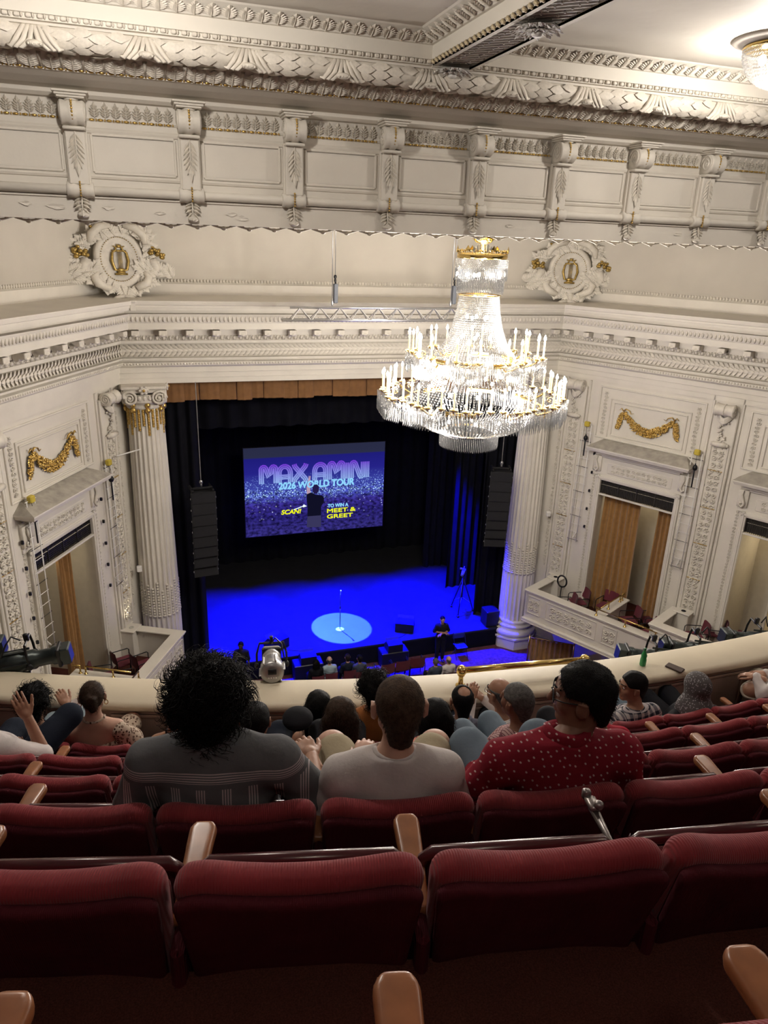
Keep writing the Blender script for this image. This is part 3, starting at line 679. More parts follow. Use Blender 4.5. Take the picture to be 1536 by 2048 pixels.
    sk = MB(); sk.cbox((5, .02, FLZ+.15), (12, .06, .3), .01); add(sk, 'skirting', M_PL)
    # -------- box parapets
    t3 = struct('trim_3' if side == 'left' else 'trim_4', None, None, 'cream box parapet with carved panels on the %s of the stage' % side, 'parapet')
    def parapet(ta, tb, top, n_out, ped_t, par):
        c = MB()
        c.cbox(((ta+tb)/2, n_out-.15, top-.025), (tb-ta, .34, .05), .012); c.cbox(((ta+tb)/2, n_out-.15, top-.075), (tb-ta-.04, .28, .05), .01)
        c.cbox((ta+.15, n_out/2+.05, top-.027), (.3, n_out-.1, .05), .012); c.obj('coping', M_RAIL if False else M_PL, par, False, W)
        f = MB(); f.cbox(((ta+tb)/2, n_out-.13, top-.55), (tb-ta-.08, .16, .92), .02); f.cbox((ta+.13, n_out/2, top-.5), (.16, n_out-.1, .85), .02)
        f.cbox(((ta+tb)/2, n_out-.08, top-1.06), (tb-ta-.04, .26, .12), .03); f.cbox(((ta+tb)/2, n_out-.3, top-1.13), (tb-ta-.04, .7, .06), .02)
        f.obj('parapet_wall', M_PL, par, False, W)
        x = ta+.09; fw = [.62, 1.95, .62, 1.95]; i = 0
        while x+fw[i % 4] < tb+.4:
            wid = min(fw[i % 4], tb-x-.04); cx = x+wid/2
            if wid > .3:
                g = MB()
                for xx in (-wid/2+.08, wid/2-.08): g.cbox((xx, 0, 0), (.035, .035, .6), .01)
                for zz in (-.3, .3): g.cbox((0, 0, zz), (wid-.13, .035, .035), .01)
                po = g.obj('parapet_panel', M_PL, par, False, W @ T(cx, n_out-.045, top-.5))
                mob('foliage_relief', fol['par'] if wid > 1.2 else fol['sq'], po, T(0, 0, -.21))
            x += fw[i % 4]+.07; i += 1
        pd = MB(); pd.cbox((ped_t, .2, top-.40), (.44, .42, .85), .02); pd.cbox((ped_t, .2, top+.015), (.5, .5, .04), .01); pd.obj('pedestal', M_PL, par, False, W)
        hl = MB(); hl.lathe([(.07, 0), (.07, .012), (.055, .014), (.05, .004)], 18, M=T(ped_t, .26, top+.035))
        hl.obj('uplight_lamp', (M_BLK if R else mat('lamp_glass', (.5, .48, .42), .3)), par, True, W)
    parapet(.78, 5.5, -10.6, 1.78, 1.02, t3)
    parapet(5.0, 9.6, -10.16, 1.72, 5.42, t3)
    fl = MB()
    for t0, t1, z, n in ((.8, 5.45, -11.5, 1.6), (5.05, 9.6, -11.05, 1.6)): fl.box(((t0+t1)/2, (n-1.7)/2, z-.04), (t1-t0, n+1.7, .08), W)
    fl.obj('floor_box_'+side, M_CARPET, t3)
    # divider with brass rails
    dv = MB(); dv.cbox((3.4, .72, -10.62), (.34, 1.7, .05), .012); dv.cbox((3.4, .72, -11.05), (.2, 1.7, .82), .02); dv.obj('divider', M_PL, t3, False, W)
    def rail(pts, posts):
        r = MB(); r.tube(pts, .022, 10); ro = r.obj('brass_rail', M_BRASS, t3, True, W)
        for (a, c2, z) in posts:
            k = MB(); k.lathe([(.055, 0), (.05, .012), (.022, .02), (.02, .19), (.026, .2), (.026, .225), (.0, .24)], 12, (a, c2, z)); k.obj('post', M_BRASS, ro, True)
    rail([(3.34, 1.66, -10.38), (5.3, 1.68, -10.38)], [(3.34, 1.66, -10.6), (4.3, 1.67, -10.6), (5.25, 1.68, -10.6)])
    rail([(3.4, 1.5, -10.38), (3.4, .25, -10.38)], [(3.4, 1.0, -10.6), (3.4, .25, -10.6)]); rail([(3.4, .1, -10.38), (3.4, -.1, -10.4)], [(3.4, .1, -10.6)])
    rail([(7.9, 1.6, -9.94), (9.5, 1.6, -9.94)], [(7.9, 1.6, -10.16), (9.4, 1.6, -10.16)])
    light('box_lamp', 'POINT', P(3.2, -.9, -7.3), 10, (1, .85, .6), .1); light('box_lamp', 'POINT', P(7.9, -1.2, -7.5), 26, (1, .85, .6), .1)
    return wall, t3
wallL, parL = build_side('left'); wallR, parR = build_side('right')
for tt, zz in ((1.02, -10.5), (5.42, -10.06)):             # lit uplights in the left pedestals
    a = WM['left'] @ Vector((tt, .3, zz)); light('pedestal_uplight', 'SPOT', a, 16, (1, .85, .6), .03, WM['left'] @ Vector((tt-.1, .06, zz+2)), 70, .6)
# lit doorway at the back of the near right box
b = MB(); W = WM['right']
for x0, x1 in ((7.15, 7.2), (7.95, 8.0)): b.cbox(((x0+x1)/2, -1.66, -10.0), (.06, .06, 2.1), .01)
b.cbox((7.58, -1.66, -8.93), (.9, .06, .07), .01); b.obj('back_door_frame', M_PL, wallR, False, W)
b = MB(); b.cbox((7.58, -1.69, -10.0), (.76, .02, 2.06), .005); b.obj('back_door', mat('pale_yellow_door', (.75, .62, .36), .5), wallR, False, W)
b = MB(); b.cbox((2.9, -1.66, -10.35), (.75, .03, 2.2), .005); b.obj('back_door', mat('ochre_door', (.42, .29, .10), .5), wallL, False, WM['left'])
# curtains in the boxes
for side, t, n, z0, w, h, nf, sd, lb in (('right', 2.72, -.35, -11.48, 1.22, 4.2, 6, 1, 'wide gold curtain nearest the stage in the first right-hand box'), ('right', 4.22, -.3, -11.48, .62, 4.2, 4, 2, 'narrow gold curtain at the near side of the first right-hand box'),
                                     ('right', 8.55, -.3, -11.03, .8, 3.7, 5, 3, 'gold curtain beside the lit doorway in the second right-hand box'), ('left', 2.75, -.45, -11.48, .55, 4.2, 4, 4, 'gold curtain hanging in the left-hand box')):
    o = mob('curtain', drape(w, h, nf, sd, .05, .12), None, WM[side] @ T(t, n, z0)); tag(o, lb, 'curtain', 'gold box curtains')
# ---------------------------------------------------------------- columns
def column(x, lb):
    c = struct('trim_5' if x < 6 else 'trim_6', None, None, lb, 'column'); c.location = (x, 20.6, 0)
    def flute(n, d): return lambda q, i: 1-d*max(0, abs(math.cos(q*n/2)))**.55 if True else 1
    hs = [-12.45+(8.1)*k/14 for k in range(15)]; prof = [(.57-.1*((k/14)**1.6), z) for k, z in enumerate(hs)]
    b = MB(); b.lathe(prof, 24*8, mod=lambda q, i: 1-.075*max(0, 1-(abs(((q*24/(2*PI)) % 1)-.5)/.40)**2)); b.obj('shaft', M_PL, c, False)
    b = MB(); b.lathe([(.60, -12.42), (.63, -12.45), (.63, -12.5), (.6, -12.54), (.68, -12.58), (.7, -12.63), (.66, -12.68), (.64, -12.72), (.76, -12.78), (.8, -12.86), (.77, -12.95), (.74, -12.97), (.74, -13.02)][::-1], 48); b.obj('base', M_PL, c, True)
    b = MB(); b.lathe([(.86, -13.0), (.86, -13.06), (.8, -13.1), (.8, FLZ)][::-1], 8, M=RZ(PI/8)); b.obj('pedestal', M_PL, c)
    b = MB(); b.lathe([(.47, -4.4), (.5, -4.36), (.5, -4.3), (.47, -4.28), (.55, -4.2), (.56, -4.05), (.5, -4.0)], 40); b.cbox((0, 0, -3.81), (1.16, 1.16, .08), .02); b.cbox((0, 0, -3.9), (1.04, 1.04, .1), .02); cp2 = b.obj('capital', M_PL2, c)
    for k in range(4):
        a = PI/4+k*PI/2
        for s in (-1, 1):
            v = MB(); P2 = spiral_pts(.2, 2.4, 34, s); v.tube([(s*.37+px*1, .56-.1*abs(px+s*.2), -4.08+pz) for px, pz in P2], [.036*(1-.6*i/34) for i in range(35)], 6); v.ell((s*.37, .5, -4.08), (.05, .08, .05), 8, 5)
            v.lathe([(.19, 0), (.2, -.06), (.18, -.1)], 18, M=T(s*.37, .5, -4.08) @ RX(-PI/2) @ S(1, 1, .6)); v.obj('volute', M_PL2, cp2, True, RZ(k*PI/2+PI))
        v = MB()
        for q2 in (-1, 0, 1): v.ell((q2*.13, .54, -4.08), (.05, .05, .07), 8, 6)
        v.ell((0, .6, -3.86), (.12, .05, .09), 10, 6)
        for q2 in range(6): v.ell((.1*math.cos(q2*1.047), .61, -3.86+.09*math.sin(q2*1.047)), (.045, .03, .035), 6, 4)
        v.obj('carved_flower', M_PL2, cp2, True, RZ(k*PI/2+PI)); v = MB(); v.ell((0, .655, -3.86), (.04, .03, .04), 8, 5); v.obj('gilt_boss', M_GOLD, cp2, True, RZ(k*PI/2+PI))
    rnd = random.Random(2)
    for k in range(24):                                      # gilt husks hanging in the flutes, and carved reeds low on the shaft
        a = (k+.5)*2*PI/24; L = (.62, .45, .74, .5)[k % 4]; h = MB(); m = int(L/.045)
        for j in range(m): h.ell((.468*math.cos(a), .468*math.sin(a), -4.42-j*.045), (.042, .042, .03), 6, 4)
        if k % 3 == 0:
            for j in range(2): h.ell((.5*math.cos(a), .5*math.sin(a), -4.28-.14*j), (.075, .075, .085), 8, 6)
        h.obj('gilt_husk_drop', M_GOLD, c, True)
        h = MB(); L2 = (.95, 1.15, .85, 1.05)[k % 4]; m = int(L2/.09); rr = .53
        for j in range(m): h.ell((rr*math.cos(a), rr*math.sin(a), -10.5+j*.09), (.045, .045, .04), 5, 4)
        h.tube([(rr*math.cos(a), rr*math.sin(a), -10.6), (rr*math.cos(a), rr*math.sin(a), -10.55)], .055, 6)
        h.obj('carved_reed', M_PL2, c, True)
    return c
colL = column(.0, 'fluted cream column with gilded capital left of the stage'); colR = column(12.08, 'fluted cream column half behind the chandelier right of the stage')
# ---------------------------------------------------------------- lyre cartouches over the corners
M_GOLDD = mat('aged_gilt', (.42, .29, .09), .35, .8, var=.3, scale=25)
def cartouche():
    rnd = random.Random(5); root = MB()
    root.lathe([(.52, 0), (.55, .05), (.5, .1), (.45, .12), (.42, .08), (.0, .09)], 40, M=S(1, 1, 1.38) @ RX(-PI/2))
    rm = root.mesh('cartouche', M_PL2, True); b = MB()
    for k in range(46):                                      # ring of carved leaves and scrolls
        a = 2*PI*k/46; r = .66+.1*math.sin(3*a+1); x, z = math.cos(a)*r*1.02, math.sin(a)*r*1.12
        b.add([v.co for v in ac.vertices], [tuple(p.vertices) for p in ac.polygons], T(x*.86, .02+.05*(k % 2), z*.86) @ RY(-a+PI/2+rnd.uniform(-.5, .5)) @ S(rnd.uniform(1.5, 2.3), 2.4, rnd.uniform(1.6, 2.6)))
    for s in (-1, 1):
        for k in range(16):
            u = k/15; x = s*(.55+.62*u); z = -.45+.32*u-.35*u*u+rnd.uniform(-.12, .12)
            b.add([v.co for v in ac.vertices], [tuple(p.vertices) for p in ac.polygons], T(x, .04+rnd.uniform(0, .08), z) @ RY(-s*(.9+rnd.uniform(-.7, .7))) @ S(1.7, 2.2, rnd.uniform(1.7, 2.5)))
        b.tube([(s*.3, .12, -.75), (s*.52, .16, -.62), (s*.6, .14, -.45), (s*.5, .12, -.32)], [.09, .11, .09, .05], 8)
        b.tube([(s*.15, .1, .85), (s*.38, .16, .8), (s*.55, .15, .62), (s*.6, .1, .4)], [.07, .1, .09, .05], 8)
        b.tube([(s*.72, .08, .0), (s*.78, .1, -.2), (s*.9, .06, -.4)], [.13, .1, .04], 8)
        b.tube([(0, .1, -.95), (s*.15, .14, -.98), (s*.32, .08, -1.08)], [.06, .06, .04], 7)
    lv = b.mesh('carved_leaves', M_PL2, True); g = MB()
    for s in (-1, 1): g.tube([(0, .13, -.30), (s*.13, .13, -.27), (s*.18, .13, -.05), (s*.15, .13, .17), (s*.08, .13, .22), (s*.06, .13, .3), (s*.12, .13, .33)], [.025, .03, .034, .026, .022, .022, .015], 6)
    g.box((0, .13, .21), (.3, .03, .04)); g.box((0, .13, .33), (.09, .03, .08)); g.box((0, .13, -.38), (.26, .04, .05)); g.box((0, .13, -.33), (.16, .04, .06)); g.ell((0, .13, -.27), (.09, .04, .05), 8, 5)
    for k in range(5): g.tube([(-.04+.02*k, .14, -.26), (-.04+.02*k, .14, .2)], .006, 4)
    for k in range(54): a = 2*PI*k/54; g.ell((.4*math.cos(a), .1, .56*math.sin(a)), .014, 5, 4)
    ly = g.mesh('gilt_lyre', M_GOLDD, True); f = MB()
    for s in (-1, 1):
        for k in range(15): f.ell((s*(.82+rnd.uniform(-.14, .16)), .1+rnd.uniform(0, .1), .17+rnd.uniform(-.12, .14)), rnd.uniform(.035, .065), 7, 5)
        for k in range(7): f.ell((s*(.45+rnd.uniform(-.1, .1)), .12, .78+rnd.uniform(-.06, .06)), .035, 6, 4)
    return rm, lv, ly, f.mesh('gilt_flowers', M_GOLDD, True)
rm, lv, ly, flw = cartouche()
for x, y, rz, lb in ((-.36, 20.35, PI+.42, 'left carved lyre cartouche with gilt flowers over the entablature'), (12.55, 20.3, PI-.42, 'right carved lyre cartouche with gilt flowers behind the chandelier')):
    c = mob('cartouche', rm, tr2, T(x, y, -.62) @ RZ(rz) @ RX(.08) @ S(1.18, 1, .93), lb)
    for nm, me in (('carved_leaves', lv), ('gilt_lyre', ly), ('gilt_flowers', flw)): mob(nm, me, c)
for x, s in ((-.1, 1), (12.35, -1)):
    b = MB(); b.cbox((0, 0, 0), (.13, .1, .2), .01); b.cbox((0, -.02, .12), (.17, .13, .07), .02); b.obj('corner_block', M_PL, tr2, False, T(x, 19.68, -1.7))
# ================================================================== stage
b = MB(); b.box((6.04, 25.4, STZ-.03), (17, 10, .06)); floor_st = struct('floor_stage', b, M_STAGE, 'black stage floor washed in blue light', 'stage floor')
b = MB(); b.box((6.04, 20.43, (STZ+FLZ)/2-.03), (11.6, .06, STZ-FLZ-.06)); b.obj('stage_skirt', M_DRAPE, floor_st)
b = MB(); b.box((6.04, 12, FLZ-.05), (34, 17, .1)); struct('floor', b, mat('plum_carpet', (.10, .03, .045), .95, var=.4, scale=9), 'patterned plum carpet of the orchestra floor', 'floor')
b = MB(); b.box((6.04, 30.4, -7.2), (18, .1, 12.4)); b.box((-2.4, 25.8, -7.2), (.1, 9.4, 12.4)); b.box((14.5, 25.8, -7.2), (.1, 9.4, 12.4)); b.box((6.04, 25.8, -1.8), (18, 9.4, .1))
b.box((6.04, 20.95, -2.8), (13.3, .1, 1.9)); struct('wall_stage', b, M_DRAPE, 'black walls enclosing the stage', 'wall')
def bigdrape(nm, lb, cat, x, y, w, z0, z1, nf, m, rz=0, amp=.07, sd=1):
    o = mob(nm, drape(w, z1-z0, nf, sd, amp, 0, m, nm), None, T(x, y, z0) @ RZ(rz)); return tag(o, lb, cat)
bigdrape('stage_backdrop', 'black full-width curtain at the back of the stage', 'curtain', 6.04, 28.2, 13.5, STZ, -2.0, 22, M_DRAPE, sd=3)
bigdrape('side_curtain', 'tall black side curtain nearest the left column', 'curtain', .75, 21.5, 1.3, STZ, -2.6, 4, M_DRAPE, sd=4)
bigdrape('side_curtain', 'tall black side curtain nearest the right column', 'curtain', 11.55, 21.6, 1.3, STZ, -2.6, 4, M_DRAPE, sd=5)
bigdrape('side_curtain', 'middle black side curtain on the right of the stage', 'curtain', 11.35, 23.9, 1.2, STZ, -2.6, 4, M_DRAPE, sd=6)
bigdrape('side_curtain', 'rear black side curtain on the right of the stage', 'curtain', 11.2, 25.9, 1.2, STZ, -2.6, 4, M_DRAPE, sd=7)
bigdrape('side_curtain', 'rear black side curtain on the left of the stage', 'curtain', .55, 24.4, 1.2, STZ, -2.6, 4, M_DRAPE, sd=8)
bigdrape('border_curtain', 'black border curtain behind the gold valance', 'curtain', 6.04, 22.6, 12.5, -5.6, -2.6, 20, M_DRAPE, sd=9)
# pleated gold valance in box pleats
v = MB(); x = .1; k = 0; rnd = random.Random(3)
while x < 12.0:
    w = rnd.uniform(.38, .62); y = 21.3-.07*(k % 2); dz = .025*math.sin(k*1.7)
    v.grid(lambda u, t, x=x, w=w, y=y, dz=dz: (x+u*(w+.04), y-.05*math.sin(u*PI)-.02*math.sin(u*17), -3.6-(1-t)*(.82+dz)), 9, 4); x += w; k += 1
o = v.obj('valance', M_VAL, None, True); tag(o, 'gold brown pleated valance across the top of the stage opening', 'valance')
# -------- projection screen with the printed show slide
SX0, SX1, SZ0, SZ1, SY = 3.29, 8.76, -10.76, -7.245, 26.0
def emis(name, col, s=1):
    if name in MATS: return MATS[name]
    m = bpy.data.materials.new(name); m.use_nodes = True; t = m.node_tree; t.nodes.remove(t.nodes['Principled BSDF']); e = t.nodes.new('ShaderNodeEmission')
    e.inputs[0].default_value = (*col, 1); e.inputs[1].default_value = s; t.links.new(e.outputs[0], t.nodes['Material Output'].inputs[0]); MATS[name] = m; return m
def slide_mat():
    m = emis('slide_picture', (.05, .05, .4)); t = m.node_tree; L = t.links.new; e = [n for n in t.nodes if n.type == 'EMISSION'][0]
    tc = t.nodes.new('ShaderNodeTexCoord'); sx = t.nodes.new('ShaderNodeSeparateXYZ'); L(tc.outputs['Generated'], sx.inputs[0])
    bg = t.nodes.new('ShaderNodeValToRGB'); bg.color_ramp.interpolation = 'LINEAR'
    els = [(0, (.045, .035, .26)), (.22, (.03, .022, .22)), (.36, (.05, .035, .34)), (.46, (.07, .09, .55)), (.54, (.06, .08, .5)), (.72, (.025, .022, .33)), (.88, (.018, .016, .26)), (.893, (.032, .036, .085)), (1, (.03, .034, .08))]
    r = bg.color_ramp
    while len(r.elements) > 1: r.elements.remove(r.elements[0])
    r.elements[0].position = els[0][0]; r.elements[0].color = (*els[0][1], 1)
    for p, c in els[1:]: el = r.elements.new(p); el.color = (*c, 1)
    L(sx.outputs['Z'], bg.inputs[0])
    def dots(sc, thr, lo, hi, col, mul, soft):
        mp = t.nodes.new('ShaderNodeMapping'); mp.inputs['Scale'].default_value = (sc*1.55, 1, sc); L(tc.outputs['Generated'], mp.inputs[0])
        v = t.nodes.new('ShaderNodeTexVoronoi'); v.voronoi_dimensions = '3D'; v.inputs['Scale'].default_value = 1; L(mp.outputs[0], v.inputs['Vector'])
        mr = t.nodes.new('ShaderNodeMapRange'); mr.inputs[1].default_value = thr; mr.inputs[2].default_value = 0; L(v.outputs['Distance'], mr.inputs[0])
        bd = t.nodes.new('ShaderNodeValToRGB'); R2 = bd.color_ramp; R2.elements[0].position = lo; R2.elements[0].color = (0, 0, 0, 1); R2.elements[1].position = hi; R2.elements[1].color = (0, 0, 0, 1)
        em = R2.elements.new((lo+hi)/2); em.color = (1, 1, 1, 1); L(sx.outputs['Z'], bd.inputs[0])
        k = t.nodes.new('ShaderNodeMath'); k.operation = 'MULTIPLY'; L(mr.outputs[0], k.inputs[0]); L(bd.outputs[0], k.inputs[1])
        k1 = t.nodes.new('ShaderNodeMath'); k1.operation = 'MULTIPLY'; rn = t.nodes.new('ShaderNodeSeparateColor'); L(v.outputs['Color'], rn.inputs[0]); L(k.outputs[0], k1.inputs[0]); L(rn.outputs[0], k1.inputs[1])
        c = t.nodes.new('ShaderNodeMix'); c.data_type = 'RGBA'; c.blend_type = 'ADD'; c.inputs[0].default_value = 1
        s = t.nodes.new('ShaderNodeVectorMath'); s.operation = 'SCALE'; s.inputs[0].default_value = tuple(q*mul for q in col); L(k1.outputs[0], s.inputs['Scale']); return s.outputs[0]
    def addc(a, bq):
        s = t.nodes.new('ShaderNodeVectorMath'); s.operation = 'ADD'; L(a, s.inputs[0]); L(bq, s.inputs[1]); return s.outputs[0]
    nz = t.nodes.new('ShaderNodeTexNoise'); nz.inputs['Scale'].default_value = 34; nz.inputs['Detail'].default_value = 4; L(tc.outputs['Generated'], nz.inputs['Vector'])
    nr = t.nodes.new('ShaderNodeMapRange'); nr.inputs[1].default_value = .35; nr.inputs[2].default_value = .65; nr.inputs[3].default_value = .25; nr.inputs[4].default_value = 1.5; L(nz.outputs['Fac'], nr.inputs[0])
    lowz = t.nodes.new('ShaderNodeValToRGB'); lowz.color_ramp.elements[0].position = .5; lowz.color_ramp.elements[0].color = (1, 1, 1, 1); lowz.color_ramp.elements[1].position = .56; lowz.color_ramp.elements[1].color = (0, 0, 0, 1); L(sx.outputs['Z'], lowz.inputs[0])
    mx = t.nodes.new('ShaderNodeMix'); mx.data_type = 'FLOAT'; L(lowz.outputs[0], mx.inputs[0]); mx.inputs[2].default_value = 1; L(nr.outputs[0], mx.inputs[3])
    sc2 = t.nodes.new('ShaderNodeVectorMath'); sc2.operation = 'SCALE'; L(bg.outputs[0], sc2.inputs[0]); L(mx.outputs[0], sc2.inputs['Scale'])
    col = sc2.outputs[0]
    col = addc(col, dots(64, .36, .38, .70, (.35, .55, 1), 4.5, 0)); col = addc(col, dots(44, .3, .36, .62, (.5, .8, 1), 5, 0))
    col = addc(col, dots(24, .22, .12, .5, (.55, .6, 1), 2.5, 0)); col = addc(col, dots(14, .13, .1, .45, (.8, .9, .7), 2.2, 0)); col = addc(col, dots(70, .4, .43, .52, (.5, .85, 1), 5, 0))
    L(col, e.inputs[0]); e.inputs[1].default_value = .55; return m
scr = MB(); scr.box(((SX0+SX1)/2, SY+.02, (SZ0+SZ1)/2), (SX1-SX0+.05, .03, SZ1-SZ0+.05)); scr = scr.obj('projection_screen', M_BLK); tag(scr, 'hanging projection screen showing the tour slide above the blue stage', 'screen')
pic = MB(); pic.box((0, 0, 0), (SX1-SX0, .006, SZ1-SZ0)); pic = pic.obj('slide_picture', slide_mat(), scr, False, T((SX0+SX1)/2, SY, (SZ0+SZ1)/2))
SW, SH = SX1-SX0, SZ1-SZ0
def uv(u, v, d=.006): return Vector((SX0+u*SW, SY-d, SZ0+v*SH))          # u right, v up on the slide
def text(body, u0, u1, v0, v1, m, nm, shear=0, ext=.002, bold=.0, d=.01):
    cu = bpy.data.curves.new(nm, 'FONT'); cu.body = body; cu.shear = shear; cu.extrude = 0; cu.offset = bold
    o = bpy.data.objects.new('tmp', cu); COL.objects.link(o); dg = bpy.context.evaluated_depsgraph_get(); me = bpy.data.meshes.new_from_object(o.evaluated_get(dg)); bpy.data.objects.remove(o)
    co = np.array([v.co[:] for v in me.vertices]); lo, hi = co.min(0), co.max(0)
    A, B = uv(u0, v0, d), uv(u1, v1, d); n0_ = len(me.vertices)
    for v in me.vertices:
        v.co = (A.x+(v.co.x-lo[0])/(hi[0]-lo[0])*(B.x-A.x), A.y, A.z+(v.co.y-lo[1])/(hi[1]-lo[1])*(B.z-A.z))
    if ext > .0005:                                           # heavy face: the same outline set several times, hairlines apart
        vs = [v.co.copy() for v in me.vertices]; fs = [tuple(p.vertices) for p in me.polygons]; mb = MB()
        for k, (dx, dz) in enumerate(((0, 0), (1, 0), (-1, 0), (0, 1), (0, -1), (.7, .7), (-.7, .7), (.7, -.7), (-.7, -.7))): mb.add([(v.x+dx*ext, v.y-.0002*k, v.z+dz*ext) for v in vs], fs)
        me = mb.mesh(nm, None)
    me.materials.clear(); me.materials.append(m); return mob(nm, me, scr)
# striped headline letters: three parallel bands per stroke
def head_mat():
    m = emis('headline_gradient', (.3, .2, .9), .62); t = m.node_tree; L = t.links.new; e = [n for n in t.nodes if n.type == 'EMISSION'][0]
    g = t.nodes.new('ShaderNodeNewGeometry'); s = t.nodes.new('ShaderNodeSeparateXYZ'); L(g.outputs['Position'], s.inputs[0]); mr = t.nodes.new('ShaderNodeMapRange')
    mr.inputs[1].default_value = uv(0, .605).z; mr.inputs[2].default_value = uv(0, .80).z; L(s.outputs['Z'], mr.inputs[0]); r = t.nodes.new('ShaderNodeValToRGB')
    r.color_ramp.elements[0].color = (.34, .52, 1, 1); r.color_ramp.elements[1].color = (.22, .06, .82, 1); L(mr.outputs[0], r.inputs[0]); L(r.outputs[0], e.inputs[0]); return m
M_HEAD = head_mat()
def arc(cx, cz, r, a0, a1, n=8, rz=None): return [(cx+r*math.cos(math.radians(a0+(a1-a0)*i/n)), cz+(rz or r)*math.sin(math.radians(a0+(a1-a0)*i/n))) for i in range(n+1)]
GL = {'M': (1.1, [[(.1, 0), (.1, .72)]+arc(.25, .78, .15, 180, 40, 5)+[(.55, .38)]+[(.68, .56)]+arc(.85, .78, .15, 140, 0, 5)+[(1.0, 0)]]),
      'A': (.95, [[(.1, 0), (.1, .6)]+arc(.45, .55, .35, 172, 8, 9, .36)+[(.8, .6), (.8, 0)], [(.1, .32), (.8, .32)]]),
      'X': (1.0, [[(.1, 1), (.14, .86), (.8, .16), (.86, 0)], [(.86, 1), (.8, .86), (.14, .16), (.1, 0)]]),
      'I': (.35, [[(.12, 0), (.12, .92)]]), 'N': (1.0, [[(.1, 0), (.1, .75)]+arc(.23, .78, .13, 180, 40, 5)+[(.62, .2)]+arc(.74, .2, .12, 230, 360, 5)+[(.86, .92)]])}
def headline(word, u0, u1, v0, v1):
    adv = 0; P = []
    for ch in word:
        if ch == ' ': adv += .3; continue
        w, st = GL[ch]; P.append((ch, adv, st)); adv += w
    for ch, a0, st in P:
        b = MB()
        for s in st:
            Q = [Vector((uv(u0+(u1-u0)*(a0+x)/adv, 0).x, 0, uv(0, v0+(v1-v0)*z).z)) for x, z in s]
            for off in (-.07, 0, .07):
                V = []
                for i, p in enumerate(Q):
                    a = Q[max(i-1, 0)]; c = Q[min(i+1, len(Q)-1)]; tn = (c-a).normalized(); nn = Vector((-tn.z, 0, tn.x))
                    for e in (off-.027, off+.027): q = p+nn*e; V.append((q.x, SY-.012, q.z))
                b.add(V, [(2*i, 2*i+1, 2*i+3, 2*i+2) for i in range(len(Q)-1)])
        b.obj('headline_letter', M_HEAD, scr)
headline('MAX AMINI', .105, .895, .60, .80)
M_TXT1 = emis('pale_blue_print', (.28, .68, 1), .75); M_TXT2 = emis('yellow_print', (.85, .9, .01), .8)
text('2026 WORLD TOUR', .235, .775, .525, .60, M_TXT1, 'tour_line', .05, ext=.016)
text('SCAN!', .25, .39, .235, .285, M_TXT2, 'scan_word', .2, ext=.010); text('TO WIN A', .585, .735, .275, .315, M_TXT1, 'prize_line', 0, ext=.009)
text('MEET &', .58, .79, .212, .258, M_TXT2, 'prize_line', 0, ext=.008); text('GREET', .58, .77, .145, .19, M_TXT2, 'prize_line', 0, ext=.008)
def poly(nm, pts, m, d=.009):
    b = MB(); b.add([uv(u, v, d) for u, v in pts], [tuple(range(len(pts)))]); return b.obj(nm, m, scr)
poly('arrow', [(.335, .285), (.40, .315), (.41, .335), (.432, .31), (.405, .30), (.403, .308), (.34, .276)], emis('white_print', (.75, .95, 1)))
M_FIG = emis('printed_black_shirt', (.004, .004, .014)); M_FSK = emis('printed_skin', (.36, .24, .32)); M_FTR = emis('printed_trousers', (.03, .028, .08)); M_FH = emis('printed_hair', (.012, .008, .05))
poly('printed_figure', [(.432, .46), (.43, .40), (.437, .3), (.436, .19), (.535, .19), (.536, .3), (.556, .34), (.556, .40), (.54, .425), (.50, .435), (.455, .47)], M_FIG, .010)
poly('printed_arm', [(.432, .45), (.43, .53), (.44, .6), (.446, .655), (.45, .66), (.45, .63), (.456, .66), (.46, .655), (.456, .6), (.455, .53), (.458, .465)], M_FSK, .011)
poly('printed_trousers', [(.436, .19), (.43, .06), (.535, .05), (.535, .19)], M_FTR, .010)
poly('printed_head', [(.475, .47), (.472, .52), (.485, .555), (.505, .555), (.52, .53), (.518, .48), (.505, .45), (.485, .45)], M_FH, .012)
# -------- microphone stand, monitors, cameras
m = thing('microphone_stand', 'chrome microphone stand in the pool of light on stage', 'microphone stand', T(5.88, 21.69, STZ))
b = MB(); b.lathe([(.15, 0), (.15, .012), (.13, .025), (.02, .035)], 28); b.obj('base', mat('grey_stand_base', (.25, .27, .3), .6), m, True)
b = MB(); b.tube([(0, 0, .03), (0, 0, .85)], .014, 10); b.tube([(0, 0, .8), (0, 0, 1.38)], .010, 10); b.lathe([(.02, .82), (.022, .84), (.022, .9), (.012, .92)], 12); b.obj('pole', M_BLK, m, True)
b = MB(); b.tube([(0, 0, 1.36), (0, -.02, 1.44), (0, -.05, 1.5)], [.015, .016, .02], 10); b.ell((0, -.065, 1.53), (.03, .03, .035), 10, 8); b.obj('microphone', M_ALU, m, True)
def wedge(lb, x, y, z, rz, s=1):
    w = thing('stage_monitor', lb, 'monitor speaker', T(x, y, z) @ RZ(rz) @ S(s), 'stage monitor wedges')
    b = MB(); pr = [(-.28, 0), (.28, 0), (.28, .16), (.02, .42), (-.28, .34)]
    b.add([(-.32, p, q) for p, q in pr]+[(.32, p, q) for p, q in pr], [(4, 3, 2, 1, 0), (5, 6, 7, 8, 9)]+[(i, (i+1) % 5, 5+(i+1) % 5, 5+i) for i in range(5)]); b.obj('cabinet', M_BLK, w)
    b = MB(); b.cbox((0, 0, 0), (.58, .02, .33), .008); b.obj('speaker_grille', mat('black_grille', (.009, .009, .011), .8, bump=.6, bscale=300), w, False, T(0, .158, .298) @ RX(-PI/4.0) if False else T(0, .158, .298) @ RX(math.atan2(.26, -.26)+PI/2+PI/2))
